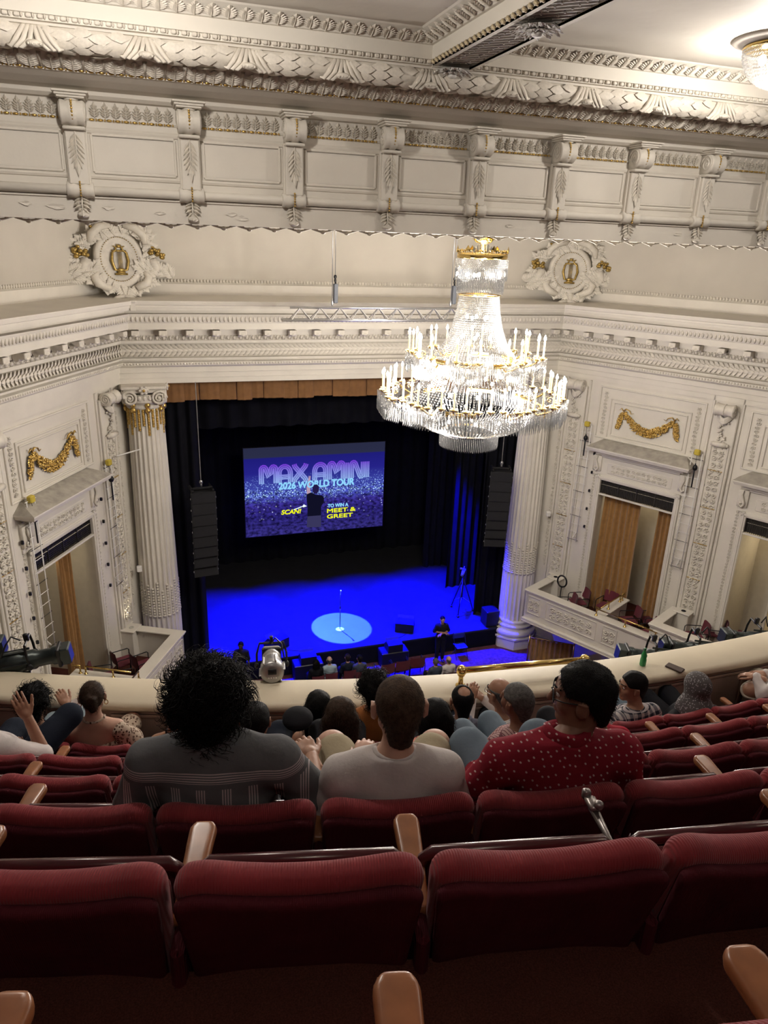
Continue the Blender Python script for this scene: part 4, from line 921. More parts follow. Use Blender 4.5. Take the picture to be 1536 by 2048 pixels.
wedge('black stage monitor wedge at the left front of the stage', 3.55, 21.15, STZ, .5); wedge('black stage monitor wedge at the right front of the stage', 8.1, 21.15, STZ, -.45)
for x, lb in ((4.38, 'left'), (7.33, 'right')):
    p = MB(); p.cbox((0, 0, .3), (.95, .5, .6), .02); o = p.obj('speaker_platform', M_BLK, None, False, T(x, 20.12, FLZ)); tag(o, 'low black speaker platform in front of the stage, %s one' % lb, 'platform', 'front platforms')
    wedge('black monitor wedge on the low %s platform before the stage' % lb, x, 20.12, FLZ+.6, 0, .8)
def tripod_cam(x, y, h, rz, lb):
    t = thing('video_camera', lb, 'camera', T(x, y, STZ) @ RZ(rz), 'tripod video cameras')
    for k in range(3):
        a = k*2.094+.5; b = MB(); b.tube([(0, 0, h*.8), (.3*h*math.cos(a)*.9, .3*h*math.sin(a)*.9, .05)], [.022, .016], 8); b.ell((.27*h*math.cos(a), .27*h*math.sin(a), .04), (.05, .05, .04), 8, 5); b.obj('leg', M_BLK, t, True)
        b = MB(); b.tube([(0, 0, h*.35), (.2*h*math.cos(a), .2*h*math.sin(a), h*.2)], .008, 6); b.obj('spreader', M_STEEL, t)
    b = MB(); b.tube([(0, 0, h*.3), (0, 0, h*.86)], .03, 10); b.ell((0, 0, h*.86), (.07, .07, .06), 10, 6); b.tube([(0, .0, h*.86), (-.12, .35, h*.76)], .012, 6); b.obj('head', M_BLK, t, True)
    b = MB(); b.cbox((0, 0, h*.93), (.12, .34, .15), .02); b.cbox((0, -.24, h*.93), (.1, .16, .11), .02); b.cbox((-.1, .05, h*.98), (.1, .03, .08), .01); b.cbox((0, .0, h*1.02), (.03, .25, .03), .008); b.obj('camera_body', mat('camera_grey', (.12, .12, .13), .4), t)
tripod_cam(1.05, 22.6, 1.45, .5, 'video camera on a tripod at the left side of the stage'); tripod_cam(10.55, 21.85, 1.75, -.6, 'taller video camera on a tripod at the right side of the stage')
b = MB(); b.tube([(8.0, 20.78, STZ+.012), (7.8, 20.65, STZ+.012), (7.5, 20.55, STZ+.012)], .012, 6); tag(b.obj('cable', M_BLK), 'thin black cable from the right stage monitor', 'cable')
b = MB(); b.tube([(3.85, 20.8, STZ+.012), (4.2, 20.65, STZ+.012), (4.6, 20.55, STZ+.012)], .012, 6); tag(b.obj('cable', M_BLK), 'thin black cable from the left stage monitor', 'cable')
b = MB(); b.cbox((0, 0, .3), (.5, .5, .6), .02); b.cbox((0, -.26, .3), (.44, .02, .54), .008); tag(b.obj('subwoofer', M_BLK, None, False, T(11.2, 20.75, STZ)), 'black subwoofer cabinet beside the right column', 'speaker')
# -------- flown line arrays
def line_array(x, y, rz, lb):
    a = thing('line_array', lb, 'speaker', T(x, y, -6.62) @ RZ(rz), 'flown line array speakers')
    n = 8; z = -.12; yy = 0
    for k in range(n):
        an = math.radians(1.2*k+(1.3*max(0, k-4)**1.6)); h = .335; b = MB()
        b.add([(-.35, -.22, -h/2), (.35, -.22, -h/2), (.26, .3, -h/2+.04), (-.26, .3, -h/2+.04), (-.35, -.22, h/2), (.35, -.22, h/2), (.26, .3, h/2-.04), (-.26, .3, h/2-.04)], [(3, 2, 1, 0), (4, 5, 6, 7), (0, 1, 5, 4), (1, 2, 6, 5), (2, 3, 7, 6), (3, 0, 4, 7)])
        o = b.obj('speaker_box', mat('black_cabinet', (.012, .012, .014), .6, var=.1), a, False, T(0, yy, z-h/2) @ RX(-an))
        g = MB(); g.cbox((0, -.228, 0), (.66, .016, h-.03), .006); g.obj('speaker_grille', MATS['black_grille'], o)
        for s in (-1, 1): g = MB(); g.ell((s*.352, -.2, 0), (.012, .02, .03), 6, 4); g.obj('rigging_pin', M_STEEL, o)
        z -= h*math.cos(an)+.004; yy += h*math.sin(an)*.9
    b = MB(); b.cbox((0, 0, -.05), (.62, .06, .06), .01); b.cbox((-.28, .05, -.06), (.06, .6, .06), .01); b.cbox((.28, .05, -.06), (.06, .6, .06), .01); b.obj('flying_frame', M_BLK, a)
    b = MB(); b.tube([(0, 0, 0), (0, 0, .1)], .03, 8); b.ell((0, 0, .12), (.05, .04, .07), 8, 6); b.obj('shackle', M_STEEL, a, True)
    b = MB(); b.tube([(0, 0, .15), (0, 0, 2.95)], .012, 6); b.obj('suspension_cable', M_STEEL, a)
line_array(1.33, 20.05, .12, 'tall black line array hanging left of the screen'); line_array(10.72, 20.05, -.35, 'tall black line array hanging right of the screen beside the column')
# -------- lighting truss in front of the proscenium
TY = 18.0
t = thing('lighting_truss', 'silver lighting truss hanging behind the chandelier', 'truss', T(6.02, TY, -1.68))
for y, z, nm in ((-.15, -.16, 'chord'), (.15, -.16, 'chord'), (0, .13, 'chord')):
    b = MB(); L = 2.7 if z < 0 else 2.5; b.tube([(-L, y, z), (L, y, z)], .026, 10); b.obj(nm, M_ALU, t, True)
for k in range(10):
    x = -2.5+k*.5
    for y in (-.15, .15):
        for s in (0, 1):
            b = MB(); b.tube([(x+.5*s-(.0 if s == 0 else .0), y if True else 0, -.16), (x+.25, 0, .13)], .014, 6); b.obj('brace', M_ALU, t)
for x in (-1.43, 1.72):
    h = thing('chain_hoist', 'grey chain hoist on the %s end of the lighting truss' % ('left' if x < 0 else 'right'), 'hoist', T(6.02+x, TY, -1.46), 'chain hoists')
    b = MB(); b.cbox((.06, 0, .25), (.1, .12, .46), .015); b.obj('strap', mat('grey_webbing', (.12, .13, .15), .7), h)
    b = MB(); b.tube([(.06, 0, .48), (.05, 0, .56), (.05, 0, .62)], [.02, .03, .015], 8); b.ell((.05, 0, .64), (.04, .03, .05), 8, 5); b.obj('hook', M_BLK, h, True)
    b = MB(); b.tube([(.05, 0, .66), (.05, 0, 3.5)], .008, 5); b.tube([(-.02, 0, .02), (-.02, 0, 3.5)], .011, 5); b.ell((-.02, 0, .03), (.035, .035, .09), 8, 6); b.obj('chain', M_STEEL, h, True)
# ================================================================== great chandelier
ch = thing('chandelier', 'great crystal chandelier with two rings of lit candles', 'chandelier', T(CHX, CHY, 0))
def ring_band(nm, r, z0, z1, m=M_BRASS, n=48):
    b = MB(); b.lathe([(r, z0), (r+.015, z0+.01), (r+.02, (z0+z1)/2), (r+.015, z1-.01), (r, z1)], n, cap=False); return b.obj(nm, m, ch, True)
b = MB(); b.lathe([(.03, 2.0), (.03, .45), (.14, .4), (.2, .28), (.22, .2), (.2, .12), (.14, .06), (.04, .03), (.03, -.25)][::-1], 28); b.obj('stem', M_BRASS, ch, True)
ring_band('crown_band', .44, -.22, -.12)
for k in range(12):
    a = 2*PI*k/12; b = MB(); h = .13 if k % 2 else .07
    b.add([(-.07, 0, 0), (-.05, 0, h*.5), (0, 0, h), (.05, 0, h*.5), (.07, 0, 0), (0, .02, h*.4), (0, -.02, h*.4)], [(0, 1, 5), (1, 2, 5), (2, 3, 5), (3, 4, 5), (1, 0, 6), (2, 1, 6), (3, 2, 6), (4, 3, 6)]); b.tube([(-.1, 0, 0), (-.08, 0, .05), (-.03, 0, .03)], .01, 5); b.tube([(.1, 0, 0), (.08, 0, .05), (.03, 0, .03)], .01, 5)
    b.obj('crown_crest', M_BRASS, ch, False, T(.455*math.cos(a), .455*math.sin(a), -.12) @ RZ(a+PI/2))
def prisms(nm, pts, w, L):
    """hanging cut-glass drops, one long spindle each"""
    V = np.array([(0, 0, 0), (w, 0, -.15), (0, w, -.15), (-w, 0, -.15), (0, -w, -.15), (w*.8, 0, -.85), (0, w*.8, -.85), (-w*.8, 0, -.85), (0, -w*.8, -.85), (0, 0, -1)]); V[:, 2] *= L
    F = [(0, 2, 1), (0, 3, 2), (0, 4, 3), (0, 1, 4), (1, 2, 6), (1, 6, 5), (2, 3, 7), (2, 7, 6), (3, 4, 8), (3, 8, 7), (4, 1, 5), (4, 5, 8), (5, 6, 9), (6, 7, 9), (7, 8, 9), (8, 5, 9)]
    P = np.array(pts); v = (P[:, None]+V[None]).reshape(-1, 3); f = (np.array(F)[None]+10*np.arange(len(P))[:, None, None]).reshape(-1, 3)
    me = bpy.data.meshes.new(nm); me.from_pydata(v.tolist(), [], f.tolist()); me.materials.append(M_CRY); return mob(nm, me, ch, kind='stuff')
def circ(r, z, n, ph=0, jit=0): return [(r*math.cos(2*PI*k/n+ph), r*math.sin(2*PI*k/n+ph), z+(random.random()-.5)*jit) for k in range(n)]
prisms('crystal_fringe', circ(.1, .04, 12)+circ(.16, .0, 22), .011, .2)
P = []
for j in range(7): P += circ(.47, -.24-.024*j, 90, j*.03)
beads('crystal_beads', P, .014, ch); prisms('crystal_fringe', circ(.47, -.36, 84), .013, .24)
prisms('crystal_fringe', circ(.425, -.52, 76), .013, .32); ring_band('neck_band', .385, -.86, -.835)
def tent(prof, n, step, r, nm):
    P = []
    Z = [p[1] for p in prof]; Rr = [p[0] for p in prof]; L = sum(math.hypot(prof[i+1][0]-prof[i][0], prof[i+1][1]-prof[i][1]) for i in range(len(prof)-1))
    m = int(L/step); ts = np.linspace(0, 1, len(prof)); tt = np.linspace(0, 1, m)
    for k in range(n):
        a = 2*PI*k/n
        for i, t in enumerate(tt):
            rr = float(np.interp(t, ts, Rr)); z = float(np.interp(t, ts, Z)); P.append((rr*math.cos(a), rr*math.sin(a), z))
    return beads(nm, P, r, ch)
tent([(.36, -.87), (.40, -1.15), (.47, -1.45), (.58, -1.72), (.76, -1.96)], 80, .036, .0165, 'bead_tent')
tent([(.80, -2.1), (.88, -2.3), (1.0, -2.5), (1.2, -2.74)], 96, .038, .018, 'bead_tent')
tent([(1.34, -2.86), (1.28, -3.02), (1.1, -3.2), (.85, -3.34), (.5, -3.44)], 104, .04, .019, 'bead_bowl')
prisms('crystal_fringe', circ(.57, -3.42, 96), .013, .3); ring_band('base_band', .555, -3.44, -3.41)
for r, z in ((.80, -2.04), (1.30, -2.84)):
    for k in range(8):
        b = MB(); n = 6; a0 = 2*PI*k/8
        for rr in (0, 1): pass
        V = []; 
        for i in range(n+1):
            a = a0+i/n*.42
            V += [(r*math.cos(a), r*math.sin(a), z-.045), ((r+.02)*math.cos(a), (r+.02)*math.sin(a), z), (r*math.cos(a), r*math.sin(a), z+.045)]
        b.add(V, [q for i in range(n) for q in ((3*i, 3*i+3, 3*i+4, 3*i+1), (3*i+1, 3*i+4, 3*i+5, 3*i+2))]); b.obj('gilt_plaque', M_BRASS, ch, True)
prisms('crystal_fringe', circ(.86, -2.02, 130), .012, .28); prisms('crystal_fringe', circ(1.32, -2.86, 190), .012, .3)
M_CANDLE = mat('ivory_candle', (.42, .33, .18), .5); M_FLAME = mat('candle_bulb', (1, .9, .75), .4, emit=(1, .9, .72), estr=55); M_FLAME.cycles.emission_sampling = 'NONE'
cb = MB(); cb.lathe([(.0, .0), (.055, .0), (.06, .015), (.02, .02), (.016, .03), (.016, .27), (0.004, .272)], 10); cbm = cb.mesh('candle', M_CANDLE, True)
pan = MB(); pan.lathe([(.01, -.05), (.03, -.03), (.062, .0), (.068, .012), (.05, .018), (.0, .018)], 12); panm = pan.mesh('drip_pan', M_BRASS, True)
fl = MB(); fl.lathe([(.002, .272), (.017, .285), (.022, .305), (.015, .335), (.002, .365)], 10); flm = fl.mesh('flame_bulb', M_FLAME, True)
def ringof(n, R, z, rin, ph, nc, spread, scale):
    P = []; Q = []
    for k in range(n):
        a = 2*PI*k/n+ph; d = Vector((math.cos(a), math.sin(a), 0)); s = Vector((-math.sin(a), math.cos(a), 0)); c = d*R
        b = MB(); p = [d*rin+Vector((0, 0, z-.1)), d*(rin+(R-rin)*.35)+Vector((0, 0, z-.2)), d*(rin+(R-rin)*.7)+Vector((0, 0, z-.12)), d*R+Vector((0, 0, z-.02))]; b.tube(p, [.02, .024, .02, .015], 7)
        sc = spiral_pts(.07, 1.2, 12); b.tube([d*(rin+(R-rin)*.5+x)+Vector((0, 0, z-.05+y)) for x, y in sc], .012, 5); arm = b.obj('gilt_arm', M_BRASS, ch, True)
        for j in range(nc):
            u = (j-(nc-1)/2); q = c+s*u*spread+d*(-.09*abs(u)*1.2)+Vector((0, 0, z))
            M = T(*q) @ S(scale)
            co = mob('candle', cbm, ch, M); mob('flame_bulb', flm, co); mob('drip_pan', panm, co)
            for i in range(7):
                an = 2*PI*i/7; P.append((q.x+.07*math.cos(an), q.y+.07*math.sin(an), q.z-.12)); 
                for jj in range(4): Q.append((q.x+.07*math.cos(an), q.y+.07*math.sin(an), q.z-.02-.027*jj))
        for i in range(16):
            u = (i-7.5)/7.5; q = c+s*u*spread*(nc-1)*.62+d*(.06-.1*abs(u))+Vector((0, 0, z)); P.append((q.x, q.y, q.z-.16)); P.append((q.x-d.x*.12, q.y-d.y*.12, q.z-.16))
            for jj in range(5): Q.append((q.x, q.y, q.z-.03-.027*jj)); Q.append((q.x-d.x*.12, q.y-d.y*.12, q.z-.03-.027*jj))
    prisms('crystal_fringe', P, .0125, .24); beads('crystal_beads', Q, .0125, ch)
ringof(8, 1.27, -1.93, .72, .25, 3, .2, 1.18); ringof(12, 1.78, -2.68, 1.2, .1, 4, .21, 1.12)
for z, r, n in ((-1.25, .2, 5), (-1.6, .3, 6), (-2.3, .55, 8), (-2.6, .8, 10), (-3.1, .8, 10), (-.5, .25, 5)):
    for k in range(n):
        b = MB(); b.ell((r*math.cos(2*PI*k/n), r*math.sin(2*PI*k/n), z), (.028, .028, .04), 7, 5); b.obj('inner_bulb', M_FLAME, ch, True)
# ================================================================== gallery: steps, rail, seats
GA = math.radians(13); GN = Vector((math.sin(GA), math.cos(GA), 0)); GT = Vector((math.cos(GA), -math.sin(GA), 0)); GC = GN*20
def gpos(n, s, z=0):
    R = 20-n; a = s/R; return GC-GN*(R*math.cos(a))+GT*(R*math.sin(a))+Vector((0, 0, z))
def gframe(n, s, z, yaw=0):
    R = 20-n; a = s/R; f = GN*math.cos(a)-GT*math.sin(a); r = Vector((f.y, -f.x, 0)); return frame(gpos(n, s, z), r, f, (0, 0, 1)) @ RZ(yaw)
ROWS = {'0': (.36, -1.52), 'A': (1.1, -2.04), 'B': (1.85, -2.56), 'C': (2.6, -3.08), 'D': (3.37, -3.6), 'E': (4.15, -4.14)}
RI, RO, RZT = 4.88, 5.22, -3.43
def arcpts(n, s0, s1, k=40): R = 20-n; return [gpos(n, (s0+(s1-s0)*i/k)*R/16) for i in range(k+1)]
b = MB(); order = ['0', 'A', 'B', 'C', 'D', 'E']; S0, S1 = -6.5, 8.5
edges = [-3.0]+[ROWS[r][0]+.075 for r in order[1:]]+[RI+.05]
for i, r in enumerate(order):
    z = ROWS[r][1]; P, Q = arcpts(edges[i], S0, S1), arcpts(edges[i+1], S0, S1); n = len(P); zl = ROWS[order[i+1]][1] if i < 5 else z-.3
    V = [(p.x, p.y, z) for p in P]+[(p.x, p.y, z) for p in Q]+[(p.x, p.y, zl) for p in Q]
    b.add(V, [(k, k+1, n+k+1, n+k) for k in range(n-1)]+[(n+k, n+k+1, 2*n+k+1, 2*n+k) for k in range(n-1)])
struct('floor_gallery', b, M_CARPET, 'dark maroon carpeted steps of the gallery', 'floor')
def arcsweep(b, prof):
    """profile (n, z) swept round the gallery curve"""
    C = [arcpts(n, S0, S1, 60) for n, z in prof]; k = len(C[0]); m = len(prof)
    V = [(C[j][i].x, C[j][i].y, prof[j][1]) for i in range(k) for j in range(m)]
    return b.add(V, [(i*m+j, i*m+j+1, (i+1)*m+j+1, (i+1)*m+j) for i in range(k-1) for j in range(m-1)])
b = MB(); arcsweep(b, [(RI+.03, -3.50), (RI-.02, -3.50), (RI-.03, -3.48), (RI-.02, -3.445), (RI+.01, RZT), (RO-.02, RZT), (RO+.01, -3.445), (RO+.02, -3.48), (RO, -3.52), (RO, -3.9), (RO+.15, -4.1), (RO+.15, -4.6), (RO-.1, -4.8), (2.5, -4.9)])
rail = struct('trim_7', b, M_RAIL, 'wide cream balcony rail curving in front of the front row', 'balcony rail', True)
b = MB(); arcsweep(b, [(RI+.03, -3.50), (RI+.03, -4.2)]); b.obj('rail_panel_wall', M_PANEL, rail)
for k in range(13):
    s = -5+k*.95; g = MB()
    for x in (-.4, .4): g.cbox((x, 0, 0), (.03, .016, .42), .006)
    for z in (-.21, .21): g.cbox((0, 0, z), (.83, .016, .03), .006)
    g.obj('rail_panel', M_PANEL, rail, False, gframe(RI+.02, s, -3.78))
br = thing('brass_handrail', 'polished brass handrail with ball ends standing on the cream balcony rail', 'handrail', T())
p0, p1 = gpos(5.03, 1.2, RZT), gpos(5.03, 2.3, RZT)
b = MB(); b.tube([p0+Vector((0, 0, .145)), (p0+p1)/2+Vector((0, 0, .147)), p1+Vector((0, 0, .145))], .026, 14); b.obj('rail_bar', M_BRASS, br, True)
for p in (p0, p1):
    b = MB(); b.ell((0, 0, .145), .046, 16, 10); b.lathe([(.026, .145-.035), (.03, .1), (.022, .09)], 14); b.obj('ball_end', M_BRASS, br, True, T(*p))
    b = MB(); b.lathe([(.042, 0), (.042, .008), (.03, .014), (.021, .02), (.019, .1), (.024, .11)], 14); b.obj('post', M_BRASS, br, True, T(*p))
# ---------------------------------------------------------------- theatre seat
def seat_back(front):
    g = SDF((-.30, -.12, .28), (.30, .22, .92), .0085, .01); X, Y, Z = np.meshgrid(*g.ax, indexing='ij')
    lean = (.85-Z)*.26; yy = Y-lean+.55*X*X*.6-.02; top = .868-.072*(1-np.clip(np.abs(X)/.25, 0, 1)**2)
    hw = .2585-.06*np.clip((.80-Z), 0, 1)
    def rbox(dx, dy, dz, r):
        qx, qy, qz = dx+r, dy+r, dz+r
        return np.sqrt(np.maximum(qx, 0)**2+np.maximum(qy, 0)**2+np.maximum(qz, 0)**2)+np.minimum(np.maximum(qx, np.maximum(qy, qz)), 0)-r
    corner = np.maximum(0, np.abs(X)-.175)**2*6
    if front: d = rbox(np.abs(X)-hw, np.abs(yy-.045)-.04, np.maximum(Z-top+corner, .36-Z), .036)
    else: d = rbox(np.abs(X)-hw+.006, np.abs(yy+.008)-.018, np.maximum(Z-top+.03+corner, .32-Z), .016)
    g.D = d; V, F = g.surf(); return arr_mesh('backrest' if front else 'back_shell', [(V, F)], M_RED if front else M_REDB)
def fold_cushion():
    g = SDF((-.27, .1, .22), (.27, .36, .74), .009, .01); X, Y, Z = np.meshgrid(*g.ax, indexing='ij')
    yy = Y-.205-(.6-Z)*.12; q = [np.abs(X)-.225+.035, np.abs(yy)-.03+.028, np.abs(Z-.47)-.19+.035]
    g.D = np.sqrt(sum(np.maximum(k, 0)**2 for k in q))+np.minimum(np.maximum(np.maximum(*q[:2]), q[2]), 0)-.033
    V, F = g.surf(); return arr_mesh('seat_cushion', [(V, F)], M_RED)
ME_BACK, ME_SHELL, ME_CUSH = seat_back(True), seat_back(False), fold_cushion()
b = MB(); b.tube([(-.235, .27, .40), (-.235, .235, .655), (-.215, .232, .672), (.215, .232, .672), (.235, .235, .655), (.235, .27, .40)], [.013, .014, .017, .017, .014, .013], 8)
b.cbox((0, .268, .45), (.44, .018, .4), .006, None); ME_RIM = b.mesh('seat_shell', M_VINYL, True)
def arm_mesh():
    g = SDF((-.05, -.05, .5), (.05, .45, .68), .006, .008); X, Y, Z = np.meshgrid(*g.ax, indexing='ij')
    w = .024+.010*np.clip((Y-.12)/.25, 0, 1)-.5*np.clip(Y-.385, 0, 1); zc = .595+.03*np.clip((.4-Y), 0, 1)*0+.008*np.sin((Y)*6)
    q = [np.abs(X)-w+.01, np.abs(Y-.26)-.15+.012, np.abs(Z-zc)-.015+.01]
    g.D = np.sqrt(sum(np.maximum(k, 0)**2 for k in q))+np.minimum(np.maximum(np.maximum(q[0], q[1]), q[2]), 0)-.01
    V, F = g.surf(); return arr_mesh('armrest', [(V, F)], M_WOOD)
ME_ARM = arm_mesh()
b = MB(); b.cbox((0, .16, .34), (.032, .22, .5), .01); b.cbox((0, .17, .05), (.05, .3, .1), .012); b.cbox((0, .10, .55), (.03, .12, .14), .01); ME_STD = b.mesh('standard', M_REDB)
b = MB(); b.tube([(.012, .06, .56), (.008, .12, .575), (-.004, .26, .595), (-.012, .36, .61)], [.012, .008, .008, .013], 8); b.cbox((-.014, .36, .622), (.03, .05, .018), .005); b.ell((-.006, .34, .635), (.014, .014, .012), 10, 6); b.cbox((-.02, .39, .628), (.022, .02, .03), .004); b.ell((.012, .07, .575), (.013, .02, .012), 8, 6)
ME_BRK = b.mesh('bare_arm_bracket', M_IRON, True)
ORD = ['first', 'second', 'third', 'fourth', 'fifth', 'sixth', 'seventh', 'eighth', 'ninth', 'tenth', 'eleventh', 'twelfth', 'thirteenth', 'fourteenth', 'fifteenth', 'sixteenth', 'seventeenth']
ROWNAME = {'0': 'in the photographer\'s own row', 'A': 'in the nearest full row', 'B': 'in the row of the three nearest people', 'C': 'in the third row up from the rail', 'D': 'in the row behind the front row', 'E': 'in the front row by the cream rail'}
SEATS = {'0': (-.95, .53, 4, 2), 'A': (-1.355, .53, 6, 1), 'B': (-1.58, .53, 8, 1), 'C': (-1.9, .5, 10, 1), 'D': (-2.54, .483, 13, 1), 'E': (-3.0, .4356, 17, 1)}
for r, (g0, sp, n, _) in SEATS.items():
    n0, z = ROWS[r]
    for k in range(n):
        s = g0+sp*(k+.5); nm = ORD[k]
        st = thing('theatre_seat', 'red velvet seat %s, %s from the left' % (ROWNAME[r], nm), 'seat', gframe(n0, s, z) @ S(sp/.53, 1, 1), 'red theatre seats')
        if True: mob('backrest', ME_BACK, st); mob('back_shell', ME_SHELL, st); cu = mob('seat_cushion', ME_CUSH, st, T(0, 0, -.3) if r == '0' else None); mob('seat_shell', ME_RIM, cu)
        mob('standard', ME_STD, st, T(.265, 0, 0))
        if r == '0': mob('armrest', ME_ARM, st, T(.265, -.03, -.06))
        elif r == 'A' and k == 3: mob('bare_arm_bracket', ME_BRK, st, T(.262, .02, .03))
        else: mob('armrest', ME_ARM, st, T(.265, .0, .02))
# ================================================================== people
def skin(n, c): return mat('skin_'+n, c, .5, var=.05, scale=14, spec=.35)
SKIN = {'fair': skin('fair', (.56, .33, .24)), 'tan': skin('tan', (.36, .19, .12)), 'brown': skin('brown', (.22, .11, .07)), 'dark': skin('dark', (.06, .032, .022))}
def hairm(n, c): return mat('hair_'+n, c, .65, var=.4, scale=60, bump=.7, bscale=180, spec=.12, dist=.004)
HAIR = {'black': hairm('black', (.0045, .004, .0045)), 'brown': hairm('brown', (.035, .02, .013)), 'grey': hairm('grey', (.10, .095, .09)), 'dkbrown': hairm('dark_brown', (.02, .013, .01)), 'midbrown': hairm('mid_brown', (.06, .038, .026))}
def cloth(n, c, **k): return mat('cloth_'+n, c, .85, var=.07, scale=9, bump=.3, bscale=90, spec=.15, dist=.0025, **k)
def pattern(name, base, fn):
    m = cloth(name, base); t = m.node_tree; b = t.nodes['Principled BSDF']; tc = [n for n in t.nodes if n.type == 'TEX_COORD'][0]
    s = t.nodes.new('ShaderNodeSeparateXYZ'); t.links.new(tc.outputs['Object'], s.inputs[0])
    def math_(op, a, b2=None, c=None):
        n = t.nodes.new('ShaderNodeMath'); n.operation = op
        for i, v in enumerate((a, b2, c)):
            if v is None: continue
            if isinstance(v, (int, float)): n.inputs[i].default_value = v
            else: t.links.new(v, n.inputs[i])
        return n.outputs[0]
    def mixc(fac, ca, cb):
        n = t.nodes.new('ShaderNodeMix'); n.data_type = 'RGBA'; t.links.new(fac, n.inputs[0]) if not isinstance(fac, (int, float)) else None
        for k, v in ((6, ca), (7, cb)):
            if isinstance(v, tuple): n.inputs[k].default_value = (*v, 1)
            else: t.links.new(v, n.inputs[k])
        return n.outputs[2]
    old = b.inputs['Base Color'].links[0].from_socket
    t.links.new(fn(t, s.outputs, tc.outputs['Object'], math_, mixc, old), b.inputs['Base Color']); return m
def band(m_, v, period, width, off=0):
    return m_('LESS_THAN', m_('MODULO', m_('ADD', v, 10+off), period), width)
def f_stripe(t, s, oc, m_, mix, old):
    x, z = s['X'], s['Z']; low = m_('LESS_THAN', z, .845)
    g = m_('MULTIPLY', m_('MULTIPLY', band(m_, x, .085, .034), band(m_, x, .0085, .0042)), low)
    yk = m_('MULTIPLY', m_('MULTIPLY', m_('GREATER_THAN', z, .865), m_('LESS_THAN', z, .905)), band(m_, z, .0085, .0042))
    return mix(m_('MAXIMUM', g, yk), old, (.5, .44, .44))
def f_flecks(t, s, oc, m_, mix, old):
    cb_ = t.nodes.new('ShaderNodeCombineXYZ'); t.links.new(m_('ADD', s['X'], m_('MULTIPLY', s['Z'], .35)), cb_.inputs[0]); t.links.new(m_('ADD', s['Z'], m_('MULTIPLY', s['Y'], .8)), cb_.inputs[1])
    mp = t.nodes.new('ShaderNodeMapping'); mp.inputs['Scale'].default_value = (36, 26, 1); t.links.new(cb_.outputs[0], mp.inputs[0])
    v = t.nodes.new('ShaderNodeTexVoronoi'); v.voronoi_dimensions = '2D'; v.inputs['Scale'].default_value = 1; v.inputs['Randomness'].default_value = .6; t.links.new(mp.outputs[0], v.inputs['Vector'])
    return mix(m_('LESS_THAN', v.outputs['Distance'], .13), old, (.55, .42, .40))
def f_leopard(t, s, oc, m_, mix, old):
    v = t.nodes.new('ShaderNodeTexVoronoi'); v.inputs['Scale'].default_value = 48; t.links.new(oc, v.inputs['Vector'])
    a = m_('MULTIPLY', m_('GREATER_THAN', v.outputs['Distance'], .22), m_('LESS_THAN', v.outputs['Distance'], .42)); c = mix(a, old, (.07, .03, .02))
    return mix(m_('LESS_THAN', v.outputs['Distance'], .16), c, (.30, .14, .07))
def f_flannel(t, s, oc, m_, mix, old):
    c = mix(band(m_, s['X'], .062, .024), old, (.15, .14, .16)); c = mix(band(m_, s['Z'], .062, .024), c, (.17, .16, .18)); c = mix(band(m_, s['X'], .07, .008, .03), c, (.42, .38, .36))
    c = mix(m_('MULTIPLY', band(m_, s['X'], .062, .026), band(m_, s['Z'], .062, .026)), c, (.5, .46, .44)); return mix(band(m_, s['Z'], .062, .007, .03), c, (.45, .4, .4))
def f_check(t, s, oc, m_, mix, old):
    c = mix(band(m_, s['X'], .021, .006), old, (.14, .05, .06)); return mix(band(m_, s['Z'], .021, .006), c, (.14, .05, .06))
def f_floral(t, s, oc, m_, mix, old):
    v = t.nodes.new('ShaderNodeTexVoronoi'); v.inputs['Scale'].default_value = 30; t.links.new(oc, v.inputs['Vector'])
    return mix(m_('LESS_THAN', v.outputs['Distance'], .3), old, (.45, .32, .28))
def f_paisg(t, s, oc, m_, mix, old):
    v = t.nodes.new('ShaderNodeTexVoronoi'); v.inputs['Scale'].default_value = 60; t.links.new(oc, v.inputs['Vector'])
    return mix(m_('LESS_THAN', v.outputs['Distance'], .3), old, (.38, .36, .38))
CL = {'stripe': pattern('striped_grey', (.13, .132, .137), f_stripe), 'white': cloth('white_cotton', (.60, .55, .53)), 'kurta': pattern('red_flecked', (.22, .012, .025), f_flecks), 'leopard': pattern('leopard_print', (.55, .44, .34), f_leopard),
      'flannel': pattern('flannel_plaid', (.02, .022, .035), f_flannel), 'check': pattern('pink_check', (.42, .27, .25), f_check), 'floral': pattern('dark_floral', (.05, .03, .035), f_floral), 'paisg': pattern('grey_print', (.09, .09, .12), f_paisg),
      'orange': cloth('orange_knit', (.34, .12, .035)), 'coral': cloth('coral', (.55, .19, .14)), 'bluegrey': cloth('blue_grey', (.20, .21, .28)), 'navy': cloth('navy', (.012, .016, .028)), 'denim': cloth('denim', (.13, .17, .21)), 'khaki': cloth('khaki', (.40, .34, .23)),
      'black': cloth('black', (.01, .01, .013)), 'red': cloth('red_jersey', (.36, .012, .03)), 'slate': cloth('slate_blue', (.06, .07, .10)), 'hijab': pattern('grey_scarf', (.10, .09, .09), f_paisg), 'ltblue': cloth('pale_denim', (.34, .43, .48)), 'cream': cloth('cream_trousers', (.48, .42, .34))}
def rotm(yaw, pitch=0, roll=0): return np.array((RZ(yaw) @ RX(pitch) @ RY(roll)).to_3x3())
def noise(a, f, ph=0):
    def fn(X, Y, Z):
        return a*(np.sin(f*X+1.3*np.sin(f*.7*Y)+ph)*np.sin(f*1.1*Y+1.1*np.sin(f*.6*Z))*np.sin(f*.9*Z+ph))+a*.5*np.sin(2.3*f*X+ph)*np.sin(2.1*f*Y+1)*np.sin(2.2*f*Z+2)
    return fn
